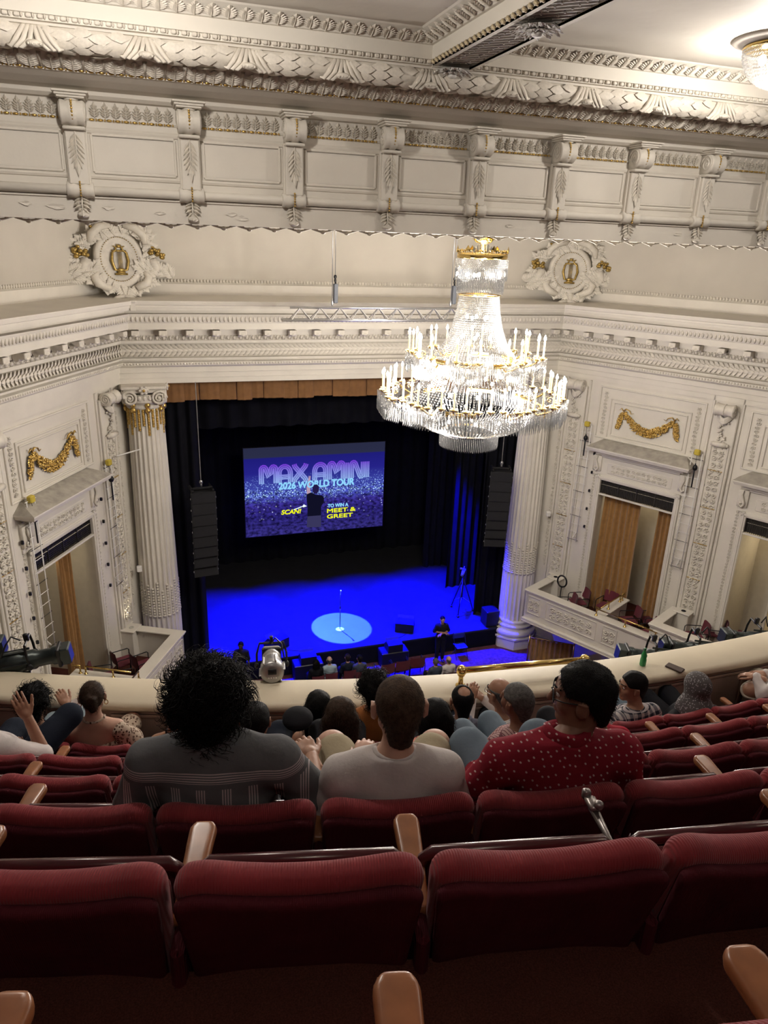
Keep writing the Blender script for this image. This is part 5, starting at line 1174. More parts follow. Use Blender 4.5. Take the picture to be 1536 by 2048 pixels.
def head_mesh(c, Rm, vox=.0065, neck=None, wide=1.0):
    c = np.array(c); g = SDF(c-.2, c+.17, vox, .016); P = lambda x, y, z: c+Rm@np.array((x*wide, y, z))
    g.ell(P(0, -.012, .02), (.076*wide, .096, .09), Rm); g.ell(P(0, .028, -.035), (.061*wide, .066, .085), Rm); g.ell(P(0, .072, -.098), (.024, .02, .02), Rm)
    for s in (-1, 1):
        g.cone(P(s*.048, .0, -.06), P(s*.012, .066, -.095), .022, .02); g.ell(P(s*.036, .062, -.028), (.024, .022, .026), Rm)
        g.ell(P(s*.083, -.004, -.012), (.011, .024, .035), Rm, k=.006); g.cone(P(s*.091, -.018, .014), P(s*.092, -.014, -.03), .0065, .005, k=.004); g.cone(P(s*.091, -.018, .014), P(s*.09, .008, .018), .006, .005, k=.004)
    g.cone(P(0, .086, .014), P(0, .112, -.03), .008, .0135, k=.012); g.cone(P(-.036, .08, .028), P(.036, .08, .028), .011, .011)
    g.ell(P(0, .088, -.058), (.024, .013, .007), Rm, k=.006); g.ell(P(0, .087, -.07), (.021, .012, .008), Rm, k=.006)
    if neck is not None: g.cone(neck[0], neck[1], neck[2], neck[3], k=.03)
    return g.surf()
def strands(V, C, n, L, r, curl, seed=1, down=.5, seg=5):
    """short hair strands standing off a surface"""
    rg = np.random.default_rng(seed); idx = rg.integers(0, len(V), n); B = V[idx]; N = B-C; N /= np.linalg.norm(N, axis=1)[:, None]+1e-9
    t = rg.normal(size=(n, 3)); t -= (t*N).sum(1)[:, None]*N; t /= np.linalg.norm(t, axis=1)[:, None]+1e-9; u = np.cross(N, t); ln = L*rg.uniform(.5, 1.2, n)[:, None]; ph = rg.uniform(0, 6.28, n)[:, None]
    rings = []
    for k in range(seg+1):
        q = k/seg; c = B+N*ln*(q-.15)*(1-.35*q)+t*ln*curl*(np.sin(ph+q*5)-np.sin(ph))+u*ln*curl*(np.cos(ph+q*5)-np.cos(ph))+np.array([0, 0, -down])*ln*q*q
        rr = r*(1-.75*q); rings.append(np.stack([c+t*rr, c-t*rr*.5+u*rr*.87, c-t*rr*.5-u*rr*.87], 1))
    W = np.stack(rings, 1).reshape(-1, 3); m = (seg+1)*3; F = []
    for k in range(seg):
        for j in range(3): F.append((k*3+j, k*3+(j+1) % 3, k*3+3+(j+1) % 3, k*3+3+j))
    F = (np.array(F)[None]+m*np.arange(n)[:, None, None]).reshape(-1, 4); return W, F
def hair_mesh(kind, c, Rm, m, seed=1, near=False, wide=1.0):
    c = np.array(c, float); P = lambda x, y, z: c+Rm@np.array((x, y, z)); vox = .007 if near else .0095; lo, hi = c-.24, c+.24
    if kind in ('long', 'verylong', 'bob'): lo = lo-np.array([0, 0, .22])
    g = SDF(lo, hi, vox, .018); X, Y, Z = np.meshgrid(*g.ax, indexing='ij'); Q = np.stack([X-c[0], Y-c[1], Z-c[2]], -1)@Rm; x, y, z = Q[..., 0], Q[..., 1], Q[..., 2]
    face = lambda a=.035, b=.9: y-(a+b*z); parts = []
    if kind in ('short', 'crop', 'balding', 'sidebald', 'wavy', 'thick'):
        e = {'short': .008, 'crop': .004, 'balding': .005, 'sidebald': .006, 'wavy': .014, 'thick': .0105}[kind]
        g.ell(P(0, -.013, .021), (.0775*wide+e, .0975+e, .0915+e), Rm, noise=noise({'crop': .0012, 'wavy': .006, 'thick': .004}.get(kind, .0022), 45 if kind == 'thick' else 70, seed))
        g.cone(P(0, -.062, -.03), P(0, -.05, -.11), .054, .045)
        g.cut(lambda *a: np.maximum(y-np.where(z > .022, .052+.55*(z-.022), -.026+.35*np.minimum(z, 0)), -.125-z)); g.cut(lambda *a: -.112+1.15*np.maximum(0, y+.055)-z)
        if kind == 'balding': g.cut(lambda *a: .038-np.sqrt(x*x*.8+(y+.04)**2+(z-.10)**2)*.9)
        if kind == 'sidebald': g.cut(lambda *a: z-.022-.25*np.abs(x))
        V, F = g.surf(); parts.append((V, F))
        if near: parts.append(strands(V[V[:, 2] > c[2]-.07], c+np.array([0, 0, -.02]), 1800, .008 if kind == 'crop' else .02, .001, .08, seed, .9, 3))
    elif kind in ("curlybig", "curly"):
        R0 = (.128, .132, .136) if kind == 'curlybig' else (.108, .118, .112)
        g.ell(P(0, -.028, .032), R0, Rm, noise=noise(.016, 38, seed)); g.cone(P(0, -.06, -.03), P(0, -.065, -.1), .09 if kind == 'curlybig' else .07, .05); g.cut(lambda *a: np.maximum(face(.05, .8), -.15-z))
        V, F = g.surf(); parts.append((V, F)); parts.append(strands(V, c, 1500 if near else 600, .06, .0026, .34, seed, .25, 6))
    elif kind in ('long', 'verylong', 'bob'):
        g.ell(P(0, -.016, .022), (.09, .108, .1), Rm, noise=noise(.004, 45, seed)); L = {'bob': -.2, 'long': -.27, 'verylong': -.33}[kind]
        for a in (-.055, -.02, .02, .055): g.cone(P(a, -.055, 0), P(a*1.25, -.085, L+abs(a)*.6), .055, .035)
        g.cut(lambda X, Y, Z: np.maximum(face(.035, .8), noise(.006, 60, seed)(X, Y, Z)-.004+0*X-.02)); V, F = g.surf(); parts.append((V, F))
        parts.append(strands(V, c+np.array([0, 0, -.08]), 900, .05, .0013, .12, seed, 1.6, 4))
    elif kind == 'bun':
        g.ell(P(0, -.014, .022), (.083, .103, .097), Rm, noise=noise(.002, 60)); g.cut(lambda *a: np.maximum(face(.035), -.085-z))
        g.ell(P(0, -.115, .03), (.042, .035, .05), Rm, noise=noise(.008, 70)); g.ell(P(.012, -.118, -.02), (.03, .025, .04), Rm, noise=noise(.006, 80)); V, F = g.surf(); parts.append((V, F)); parts.append(strands(V, c, 500, .03, .001, .3, seed, .3, 4))
    elif kind == 'hijab':
        g.ell(P(0, -.01, .02), (.098, .118, .11), Rm); g.cone(P(0, -.02, -.06), P(0, -.03, -.22), .1, .12); g.cone(P(-.02, -.04, -.19), P(.02, -.02, -.21), .15, .14); g.cut(lambda X, Y, Z: np.maximum(np.maximum(y-.075-.25*z, -.235-z), noise(.006, 40)(X, Y, Z)-.01))
        V, F = g.surf(); parts.append((V, F))
    return arr_mesh('headscarf' if kind == 'hijab' else 'hair', parts, m)
def hand(w, d, n, side, curl=.5, size=1.0, spread=.1, thumb=.6):
    """palm and five jointed fingers; w wrist, d along the palm, n out of the back of the hand"""
    w = np.array(w, float); d = np.array(d, float); d /= np.linalg.norm(d); n = np.array(n, float); n -= n@d*d; n /= np.linalg.norm(n); a = np.cross(d, n)*side; z = size
    g = SDF(w-.2*z, w+.2*z, .0052, .006); Rm = np.stack([a, d, n], 1)
    g.ell(w+d*.05*z, (.040*z, .052*z, .015*z), Rm); g.cone(w-d*.06*z, w+d*.02*z, .026*z, .026*z, k=.02)
    for i, (o, L) in enumerate(((.031, .070), (.011, .08), (-.010, .074), (-.029, .058))):
        p = w+a*o*z+d*(.088-.006*abs(i-1))*z; dd = d+a*(o*4*spread); dd /= np.linalg.norm(dd); ang = 0
        g.cone(w+d*.05*z+a*o*.8*z, p, .011*z, .010*z)
        for j, fr in enumerate((.45, .32, .23)):
            ang += curl*(.5 if j == 0 else .8); dr = dd*math.cos(ang)-n*math.sin(ang); q = p+dr*L*fr*1.1*z; g.cone(p, q, (.0093-.001*j)*z, (.0085-.001*j)*z, k=.003); p = q
    p = w+d*.02*z+a*.028*z; ang = thumb
    for L, r in ((.042, .012), (.032, .0105), (.026, .009)):
        dr = d*math.cos(ang)+a*math.sin(ang)-n*.35*curl; dr /= np.linalg.norm(dr); q = p+dr*L*z; g.cone(p, q, r*z, r*.9*z, k=.006); p = q; ang -= .3*curl
    return g.surf()
M_EYE = mat('eye_white', (.7, .66, .62), .3, var=.02); M_IRIS = mat('dark_iris', (.02, .012, .008), .2)
def person(label, M, hz=1.12, hx=0, hy=.17, yaw=0, pitch=0, roll=0, w=.168, sk='tan', hair=('short', 'black'), top='white', sleeve='short', bottom='navy', legs=None, arms=None, low=.018, vox=.015, near=False,
           shorts=False, back=None, dsh=.205, group='audience in the gallery', stand=False, eyes=False, fem=False, bodyw=1.0, wide=1.0, lean=0, floorz=0, collar=True, hands=None):
    M = M @ T(0, .09, 0) if not stand and group.startswith('aud') else M; sh = hz-dsh; Rm = rotm(yaw, pitch, roll); hc = np.array((hx, hy, hz)); nb = np.array((hx*.4, .135+lean*.3, sh+.0)); nt_ = hc+Rm@np.array((0, -.022, -.065))
    hipz, hipy = (.93, .1) if stand else (.5, .25); th = .072 if fem else .082
    SH = {s: np.array((s*(w*bodyw-.012)+hx*.3, .13+lean*.25, sh-.052)) for s in (-1, 1)}
    arms = arms or {}
    A = {}
    for s in (-1, 1):
        e, wr = arms.get(s, ((s*(w+.05), .17, sh-.30), (s*(w-.06), .38, sh-.31) if not stand else (s*(w+.06), .2, sh-.5))); A[s] = (SH[s], np.array(e, float), np.array(wr, float))
    legs = legs or {}; G = {}
    for s in (-1, 1):
        k, an = legs.get(s, ((s*.11, .58, .535), (s*.11, .62, .09)) if not stand else ((s*.1, .12, .5), (s*.1, .08, .07))); G[s] = (np.array((s*.09, hipy+.02, hipz)), np.array(k, float), np.array(an, float))
    pts = [hc]+[p for s in (-1, 1) for p in (*A[s], *G[s])]; lo = np.min(pts, 0)-.2; hi = np.max(pts, 0)+.2; lo[2] = max(lo[2], -.02)
    def torso(g, e):
        g.ell((0, hipy-.01, hipz+.02), (.165*bodyw+e, .125+e, .12+e)); g.ell((hx*.1, hipy*.8+.01, (hipz+sh)/2-.04), (.15*bodyw+e, .112+e, .17+e)); g.ell((hx*.3, .15+lean*.2, sh-.14), (.158*bodyw+e, .108+e, .17+e))
        g.cone(SH[-1], SH[1], .046+e, .046+e, k=.06); 
        for s in (-1, 1): g.cone(nb+np.array((0, -.01, .022)), SH[s], .038+e*.6, .046+e, k=.05)
    def arm(g, s, e, t=1.0):
        a, b2, c = A[s]; r = 1 if not fem else .86
        if t <= .5: g.cone(a, a+(b2-a)*t*1.7, (.053+e)*r, (.05+e*1.35)*r, k=.03)
        else:
            g.cone(a, b2, (.053+e)*r, (.043+e)*r, k=.03); g.cone(b2, b2+(c-b2)*min(1, (t-.5)*2), (.043+e)*r, (.029+e*.7)*r, k=.02)
    def leg(g, s, e, t=1.0):
        a, b2, c = G[s]; kk = a+(b2-a)*min(1, t*2); g.cone(a, kk, th+.012+e, (.064 if t >= .5 else .075)+e, k=.03)
        if t > .5: q = b2+(c-b2)*(t-.5)*2; g.cone(b2, q, .062+e, .045+e*1.3, k=.03)
    g = SDF(lo, hi, vox, .022); torso(g, -.004); g.cone(nb, nt_, .056, .052, k=.03)
    for s in (-1, 1):
        arm(g, s, 0); leg(g, s, 0); g.cone(G[s][2]+np.array((0, 0, -.04)), G[s][2]+np.array((0, .14, -.055)), .04, .032)
    parts = [g.surf(), head_mesh(hc, Rm, .006 if near else .0085, (nb, nt_, .056, .05), wide)]
    for s, hp in (hands or {}).items(): parts.append(hand(A[s][2], *hp[:2], s, *(hp[2:] or (.5,))))
    for s in (-1, 1):
        if s not in (hands or {}): d = A[s][2]-A[s][1]; parts.append(hand(A[s][2], d, (s*.3, -.2, 1), s, .55))
    body = thing('person', label, 'person', M, group, arr_mesh('person', parts, SKIN[sk]))
    # clothes
    g = SDF(lo, hi, vox, .026); torso(g, low)
    tt = {'short': .5, 'long': 1.0, 'none': 0, 'strap': 0}[sleeve]
    for s in (-1, 1):
        if tt: arm(g, s, low*.9, tt)
    cut = sh+.045 if sleeve not in ('none', 'strap') else sh-.055
    if sleeve in ('none', 'strap'): g.cut(lambda X, Y, Z: Z-cut if back is None else Z-np.where(Y > .1, cut, back))
    else: g.cut(lambda X, Y, Z: np.maximum(Z-cut, (.066 if collar is True else .054)-np.sqrt((X-nb[0])**2+(Y-nb[1]-.012)**2+((Z-sh-.06)*.8)**2)))
    g.cut(lambda X, Y, Z: hipz-.06-Z); V, F = g.surf(); wr_ = V.copy()
    V = V+np.stack([0*V[:, 0], .004*np.sin(V[:, 2]*60+V[:, 0]*25)*np.clip((sh-.05-V[:, 2])*6, 0, 1), .003*np.sin(V[:, 0]*50+V[:, 2]*30)], 1)
    shirt = mob('shirt', arr_mesh('shirt', [(V, F)], CL[top]), body)
    if sleeve == 'strap':
        for s in (-1, 1):
            b = MB(); b.tube([(s*.085, .03, cut-.03), (s*.09, .06, sh+.0), (s*.085, .13, sh+.045), (s*.09, .21, sh-.02), (s*.085, .24, cut-.02)], [.018, .018, .018, .018, .018], 8, flat=.4); b.obj('strap', CL[top], shirt, True)
    elif collar:
        b = MB(); nn = 22; b.tube([(nb[0]+.069*math.cos(2*PI*k/nn), nb[1]+.012+.066*math.sin(2*PI*k/nn), sh+.040-.035*max(0, math.sin(2*PI*k/nn))) for k in range(nn)], [.011 if collar is True else collar]*nn, 7, True, flat=1.0 if collar is True else 2.0); b.obj('collar', CL[top], shirt, True)
    g = SDF(lo, hi, vox, .026); g.ell((0, hipy, hipz-.0), (.172*bodyw+.012, .135, .11)); 
    for s in (-1, 1): leg(g, s, .014, .43 if shorts else .97)
    g.cut(lambda X, Y, Z: Z-(hipz+.1)-1.0*np.maximum(0, Y-.33)); mob('trousers', arr_mesh('trousers', [g.surf()], CL[bottom]), body)
    for s in (-1, 1):
        b = MB(); a = G[s][2]; b.ell((a[0], a[1]+.07, a[2]-.06), (.05, .145, .045), 12, 7); b.obj('shoe', M_BLK, body, True)
    if hair: mob('headscarf' if hair[0] == 'hijab' else 'hair', hair_mesh(hair[0], hc, Rm, CL['hijab'] if hair[0] == 'hijab' else HAIR[hair[1]], len(bpy.data.objects) % 97, near, wide), body)
    if eyes:
        for s in (-1, 1):
            p = hc+Rm@np.array((s*.031, .079, .006)); b = MB(); b.ell(tuple(p), .0115, 10, 8); e = b.obj('eye', M_EYE, body, True)
            q = hc+Rm@np.array((s*.031, .0875, .006)); b = MB(); b.ell(tuple(q), .0055, 8, 6); b.obj('iris', M_IRIS, e, True)
            b = MB(); b.tube([tuple(hc+Rm@np.array((s*(.012+.013*k), .098-.006*k*k*.5, .032+.003*math.sin(k)))) for k in range(4)], .0035, 5); b.obj('eyebrow', HAIR['black'], body, True)
    return body, hc, Rm
def glasses(body, hc, Rm, m, wide=1.0):
    P = lambda x, y, z: tuple(hc+Rm@np.array((x*wide, y, z))); b = MB()
    for s in (-1, 1):
        b.tube([P(s*.034+.026*math.cos(a*.524), .099-.004*math.cos(a*.524)*s, .002+.021*math.sin(a*.524)) for a in range(12)], .0022, 6, True); b.tube([P(s*.06, .095, .006), P(s*.076, .06, .008), P(s*.086, -.01, .012)], .0028, 6)
    b.tube([P(-.01, .102, .006), P(0, .108, .01), P(.01, .102, .006)], .002, 6); b.obj('glasses', m, body, True)
    lm_ = mat('spectacle_lens', (.9, .9, .9), .05); lm_.node_tree.nodes['Principled BSDF'].inputs['Alpha'].default_value = .15
    for s in (-1, 1): b = MB(); b.add([P(s*.034+.025*math.cos(a*.524), .099-.004*math.cos(a*.524)*s, .002+.02*math.sin(a*.524)) for a in range(12)], [tuple(range(12))]); b.obj('lens', lm_, body)
def at(r, s, yaw=0): return gframe(ROWS[r][0], s, ROWS[r][1], yaw)
# ---- second row: the three nearest people
b1 = person('person with big black curly hair in a grey shirt with pale stripes', at('B', -.34), 1.085, -.03, .19, .25, -.1, 0, .185, 'tan', ('curlybig', 'black'), 'stripe', 'short', 'navy', near=True, vox=.009, low=.022, bodyw=1.22, dsh=.155,
       arms={1: ((.33, .2, .66), (.315, .42, .65)), -1: ((-.31, .16, .64), (-.2, .38, .62))}, hands={1: ((-.35, .9, .12), (.1, -.2, 1), .7, 1.0, .25)}, collar=.016)
b2 = person('person with short cropped brown hair in a plain white T-shirt', at('B', .27), 1.045, .025, .185, 0, -.05, 0, .172, 'fair', ('crop', 'midbrown'), 'white', 'short', 'khaki', near=True, vox=.009, low=.016, bodyw=1.1, shorts=True, dsh=.19, wide=1.06,
       legs={-1: ((-.19, .60, .555), (-.19, .64, .1)), 1: ((.25, .60, .54), (.22, .64, .1))}, arms={-1: ((-.25, .2, .60), (-.08, .42, .63)), 1: ((.26, .18, .58), (.12, .4, .56))}, hands={-1: ((.2, .9, .1), (-.2, 0, 1), .8)})
b3 = person('person in a red shirt with small white flecks, wearing glasses and looking left', at('B', .88), 1.07, .085, .175, 1.15, -.08, 0, .19, 'brown', ('thick', 'black'), 'kurta', 'long', 'denim', near=True, vox=.009, low=.022, bodyw=1.22, eyes=True, wide=1.12, collar=.02, dsh=.185,
       legs={-1: ((-.2, .56, .555), (-.0, .66, .25)), 1: ((.11, .57, .57), (.1, .64, .12))}, arms={-1: ((-.30, .22, .60), (-.2, .42, .555)), 1: ((.32, .15, .60), (.2, .36, .56))}, hands={-1: ((.05, .9, .05), (-.25, .1, 1), .75, 1.05)})
glasses(*b3, M_BLK, 1.12)
b = MB(); b.tube([(-.205+.034*math.cos(k*.628), .405, .56+.03*math.sin(k*.628)) for k in range(10)], .008, 6, True); b.cbox((-.205, .405, .594), (.04, .035, .012), .004); b.obj('wristwatch', M_ALU, b3[0], True)
# ---- row behind the front row
person('dark-haired person half hidden behind the curly hair, hugging a knee', at('D', -.36), .935, hair=('thick', 'black'), sk='tan', top='slate', w=.155)
person('person with long brown hair in a grey printed strappy top', at('D', .15), .96, hair=('long', 'brown'), sk='fair', top='paisg', sleeve='strap', bottom='black', fem=True, w=.145)
person('person with dark shoulder-length hair in a coral top', at('D', .73), .925, hair=('bob', 'black'), sk='tan', top='coral', bottom='black', fem=True, w=.15)
person('grey-haired person in a pink checked shirt leaning left', at('D', 1.34, .3), .99, .0, .2, .3, hair=('short', 'grey'), sk='brown', top='check', sleeve='long', bottom='denim', bodyw=1.1)
person('person in a plain red jersey behind the red flecked shirt', at('D', 1.8), .93, hair=('short', 'black'), sk='brown', top='red', sleeve='short', bottom='black', bodyw=1.05)
person('person at the left edge in a white T-shirt with a hand raised to the head', at('D', -1.95), .99, -.05, .2, .2, hair=('thick', 'black'), sk='tan', top='white', bottom='navy', bodyw=1.05, dsh=.22,
       arms={1: ((.27, .25, .60), (.17, .3, .84)), -1: ((-.22, .2, .58), (-.1, .4, .56))}, hands={1: ((-.45, .15, .9), (.5, -.8, .2), .35, 1.0, .5)}, legs={1: ((.27, .6, .64), (.05, .68, .4)), -1: ((-.1, .58, .52), (-.1, .62, .1))})
# ---- front row
def E(s, yaw=0): return at('E', s, yaw)
person('curly-haired person in a slate blue shirt with a wristband and raised hand', E(-2.02), 1.02, -.0, .19, .1, hair=('curly', 'black'), sk='tan', top='slate', bottom='ltblue', w=.15, arms={1: ((.24, .25, .66), (.13, .36, .86)), -1: ((-.2, .2, .6), (-.1, .38, .6))}, hands={1: ((-.5, .4, .6), (.6, -.6, .3), .7)}, legs={1: ((.12, .6, .60), (.1, .64, .1)), -1: ((-.1, .58, .54), (-.1, .62, .1))})
b = None
bu = person('person with a brown hair bun and a bare back in a leopard print dress', E(-1.52, .26), 1.085, .0, .18, .03, hair=('bun', 'brown'), sk='fair', top='leopard', sleeve='none', bottom='leopard', fem=True, w=.16, back=.76, shorts=True, dsh=.19, legs={1: ((.2, .58, .56), (.2, .62, .1)), -1: ((-.1, .58, .54), (-.1, .62, .1))})
g = SDF((.0, -.1, .5), (.42, .4, 1.0), .011, .03); g.cone((.165, .11, .83), (.225, .15, .70), .062, .088); g.cone((.225, .15, .70), (.23, .17, .66), .085, .06); mob('puff_sleeve', arr_mesh('puff_sleeve', [g.surf()], CL['leopard']), bu[0])
for sx in (-1, 1):
    b = MB(); b.tube([(sx*.088+.012*math.cos(k*.524), .175, 1.03+.018*math.sin(k*.524)) for k in range(12)], .003, 5, True); b.obj('hoop_earring', M_BRASS, bu[0], True)
person('person in a dark floral dress beside the leopard print dress', E(-1.0), 1.0, hair=('thick', 'black'), sk='tan', top='floral', sleeve='none', bottom='floral', fem=True, w=.15)
person('person with long black hair in a black strappy top', E(.02), 1.02, hair=('verylong', 'black'), sk='tan', top='black', sleeve='strap', bottom='black', fem=True, w=.145)
person('tall person with black curls in an orange knit top', E(.42), 1.165, hair=('curly', 'black'), sk='tan', top='orange', sleeve='long', bottom='black', w=.155)
person('person with short thinning dark hair in a blue-grey collared shirt', E(1.09), 1.015, hair=('balding', 'black'), sk='tan', top='bluegrey', sleeve='long', bottom='navy', w=.155, collar=.018)
bb = person('bald person with glasses in a white shirt holding up a paper', E(1.43, .1), 1.02, 0, .22, .45, -.1, hair=('sidebald', 'grey'), sk='tan', top='white', sleeve='long', bottom='black', eyes=True, w=.15, arms={-1: ((-.22, .3, .70), (-.13, .42, .84)), 1: ((.2, .26, .68), (.0, .44, .80))}, hands={-1: ((.3, .4, .8), (-.5, -.6, .2), .9)})
glasses(*bb, M_ALU)
b = MB(); b.cbox((0, 0, 0), (.11, .08, .003), .001); tag(b.obj('paper_sheet', M_WHITE, None, False, E(1.43, .1) @ T(-.16, .60, .86) @ RX(.3)), 'small white paper held by the bald person in glasses', 'paper')
fl_ = person('person in a black and white plaid flannel shirt turned to the left', E(2.57, .15), .985, -.03, .19, 1.25, -.05, hair=('thick', 'black'), sk='tan', top='flannel', sleeve='long', bottom='denim', eyes=True, bodyw=1.1, w=.16, legs={1: ((.25, .58, .57), (.2, .64, .1)), -1: ((-.13, .58, .53), (-.13, .64, .1))})
person('person in a grey headscarf and a black top', E(3.1), .90, hair=('hijab', 'black'), sk='tan', top='black', sleeve='long', bottom='black', fem=True, w=.165, bodyw=1.1)
person('person at the right edge in cream trousers with crossed leg and clasped hands', E(4.12), 1.06, hair=('short', 'black'), sk='tan', top='white', sleeve='long', bottom='cream', legs={-1: ((-.24, .33, .63), (.18, .52, .58)), 1: ((.12, .58, .54), (.12, .62, .1))}, arms={-1: ((-.24, .2, .66), (-.2, .34, .75)), 1: ((.22, .24, .68), (-.04, .38, .73))}, hands={-1: ((-.3, .7, -.1), (0, -.1, 1), .7), 1: ((-.9, .2, .0), (0, 0, 1), .7)})
# ---- ushers and the first people of the orchestra
gO = 'people down by the stage'
person('dark-shirted person standing with folded arms in front of the stage', T(8.98, 20.05, FLZ) @ RZ(PI-.12), 1.63, hair=('short', 'black'), sk='tan', top='black', bottom='black', stand=True, eyes=True, vox=.014, group=gO, arms={1: ((.25, .12, 1.15), (-.06, .33, 1.19)), -1: ((-.25, .12, 1.15), (.08, .33, 1.15))})
person('dark-shirted person standing at the left front corner of the stage', T(2.28, 20.0, FLZ) @ RZ(PI-.3), 1.68, hair=('short', 'black'), sk='dark', top='black', bottom='black', stand=True, vox=.014, group=gO)
for x, y, tp, hr, sk_, lb in ((4.42, 18.9, 'black', ('long', 'black'), 'tan', 'long-haired person in black seated below the stage'), (4.86, 18.95, 'ltblue', ('sidebald', 'grey'), 'fair', 'bald person in a pale shirt seated below the stage'),
                          (5.45, 18.95, 'navy', ('short', 'dkbrown'), 'fair', 'person in navy seated below the stage'), (5.8, 18.8, 'slate', ('short', 'black'), 'tan', 'person in dark grey turning sideways below the stage'),
                          (8.05, 18.0, 'slate', ('short', 'grey'), 'fair', 'grey-haired person near the empty red chairs below the stage'), (8.5, 18.0, 'white', ('sidebald', 'grey'), 'fair', 'bald person in a white shirt near the empty red chairs')):
    person(lb, T(x, y, FLZ) @ RZ(.05), 1.18, hair=hr, sk=sk_, top=tp, bottom='black', vox=.02, group=gO, sleeve='long')
# ================================================================== spotlights on the balcony front, wall ladders, box chairs, odds and ends
b = MB(); b.tube([gpos(5.45, -6+k*.5, -3.78) for k in range(28)], .024, 10); tag(b.obj('lighting_pipe', M_BLK, None, True), 'black lighting pipe along the outside of the balcony rail', 'pipe')
M_LAMPG = mat('grey_green_lamp', (.035, .045, .045), .35, .5); M_LAMPS = mat('silver_lamp', (.42, .42, .42), .35, .8)
def spotlight(n, s, z, yaw, pitch, m, lb, L=.5):
    o = thing('spotlight', lb, 'spotlight', gframe(n, s, z) @ RZ(yaw) @ RX(pitch), 'balcony front spotlights')
    b = MB(); b.lathe([(.05, -.25), (.085, -.245), (.098, -.22), (.098, -.08), (.085, -.06), (.085, .02), (.07, .04), (.07, .15), (.08, .16), (.08, .23), (.072, .235)], 20, M=RX(-PI/2) @ S(1, 1, L/.5)); b.obj('housing', m, o, True)
    for k in range(6):
        a = k*PI/3+.3; f = MB(); f.cbox((0, -.12, .1), (.012, .2, .02), .003); f.obj('cooling_fin', m, o, False, RY(a))
    b = MB(); b.cbox((0, .22, 0), (.17, .03, .17), .008); b.obj('colour_frame', M_BLK, o); b = MB(); b.cbox((0, .27, 0), (.15, .08, .15), .01); b.obj('front_hood', m, o)
    b = MB(); b.tube([(-.125, 0, 0), (-.125, .0, .1), (-.1, 0, .19), (.1, 0, .19), (.125, 0, .1), (.125, 0, 0)], .011, 6); b.cbox((0, 0, .215), (.03, .04, .07), .006); b.obj('yoke', M_BLK, o)
    for sx in (-1, 1): b = MB(); b.ell((sx*.128, 0, 0), (.018, .03, .03), 8, 6); b.obj('knob', M_BLK, o, True)
    b = MB(); b.lathe([(.075, 0), (.072, -.012), (.0, -.014)], 18, M=T(0, -.245*L/.5, 0) @ RX(PI/2)); b.cbox((0, -.262, .02), (.07, .006, .045), .002); r = b.obj('rear_cap', M_BLK, o, True)
    for k in range(4): b = MB(); b.ell((-.03+.02*k, -.264, -.03), (.006, .004, .006), 6, 4); b.obj('button', M_WHITE, r)
    b = MB(); b.tube([(0, -.05, .2), (.03, -.1, .26), (.08, -.14, .22), (.1, -.2, .12)], .007, 6); b.obj('power_lead', M_BLK, o, True)
spotlight(5.36, -2.39, -3.40, -1.25, .12, M_LAMPG, 'dark spotlight on the balcony front above the curly head at the left', .52)
spotlight(5.36, -2.98, -3.38, -1.2, .1, M_LAMPG, 'dark spotlight cut off at the left edge of the picture', .52)
spotlight(5.40, -.37, -3.40, .1, -.25, M_LAMPS, 'silver spotlight pointing at the stage beside the curly hair', .46)
spotlight(5.46, 3.22, -3.66, 1.2, .1, M_LAMPG, 'dark spotlight right of the brass handrail, behind the green bottle'); spotlight(5.46, 3.72, -3.66, 1.2, .1, M_LAMPG, 'second dark spotlight to the right of the green bottle', .52); spotlight(5.46, 4.5, -3.68, 1.2, .1, M_LAMPG, 'dark spotlight farthest right on the balcony front', .54)
bt = MB(); bt.lathe([(.03, 0), (.033, .01), (.033, .07), (.028, .09), (.031, .12), (.02, .15), (.012, .17), (.012, .185)], 16); gm = mat('green_plastic', (.03, .30, .09), .15, spec=.6)
bo = thing('soda_bottle', 'green plastic bottle standing on the cream balcony rail', 'bottle', T(*gpos(5.05, 2.9, RZT)) @ S(.85), None, bt.mesh('soda_bottle', gm, True)); b = MB(); b.lathe([(.014, .18), (.014, .2), (.0, .201)], 12); b.obj('cap', mat('dark_green_cap', (.01, .12, .04), .4), bo, True)
b = MB(); b.cbox((0, 0, .009), (.08, .15, .018), .005); tag(b.obj('wallet', mat('brown_leather', (.05, .025, .018), .5), None, False, gframe(4.93, 3.17, RZT, .5)), 'brown wallet lying on the inner edge of the balcony rail', 'wallet')
cu = MB(); cu.lathe([(.028, 0), (.036, .1), (.038, .1), (.03, .0)], 20); cm = mat('clear_cup', (.8, .7, .7), .1); cm.node_tree.nodes['Principled BSDF'].inputs['Alpha'].default_value = .45
tag(cu.obj('plastic_cup', cm, None, True, gframe(ROWS['E'][0], -1.98, ROWS['E'][1]) @ T(.08, .62, .68)), 'clear plastic cup between the curly-haired person and the bun', 'cup')
kc = SDF((-.15, -.15, -.1), (.15, .15, .15), .009, .01); kc.ell((0, 0, .02), (.1, .11, .06)); kc.ell((0, .09, -.015), (.075, .08, .012)); kc.cut(lambda X, Y, Z: -.03-Z)
o = mob('cap', arr_mesh('cap', [kc.surf()], CL['black']), None, gframe(ROWS['D'][0], -.12, ROWS['D'][1]) @ T(0, .62, .66)); tag(o, 'black cap resting on a knee beside the long black hair', 'cap')
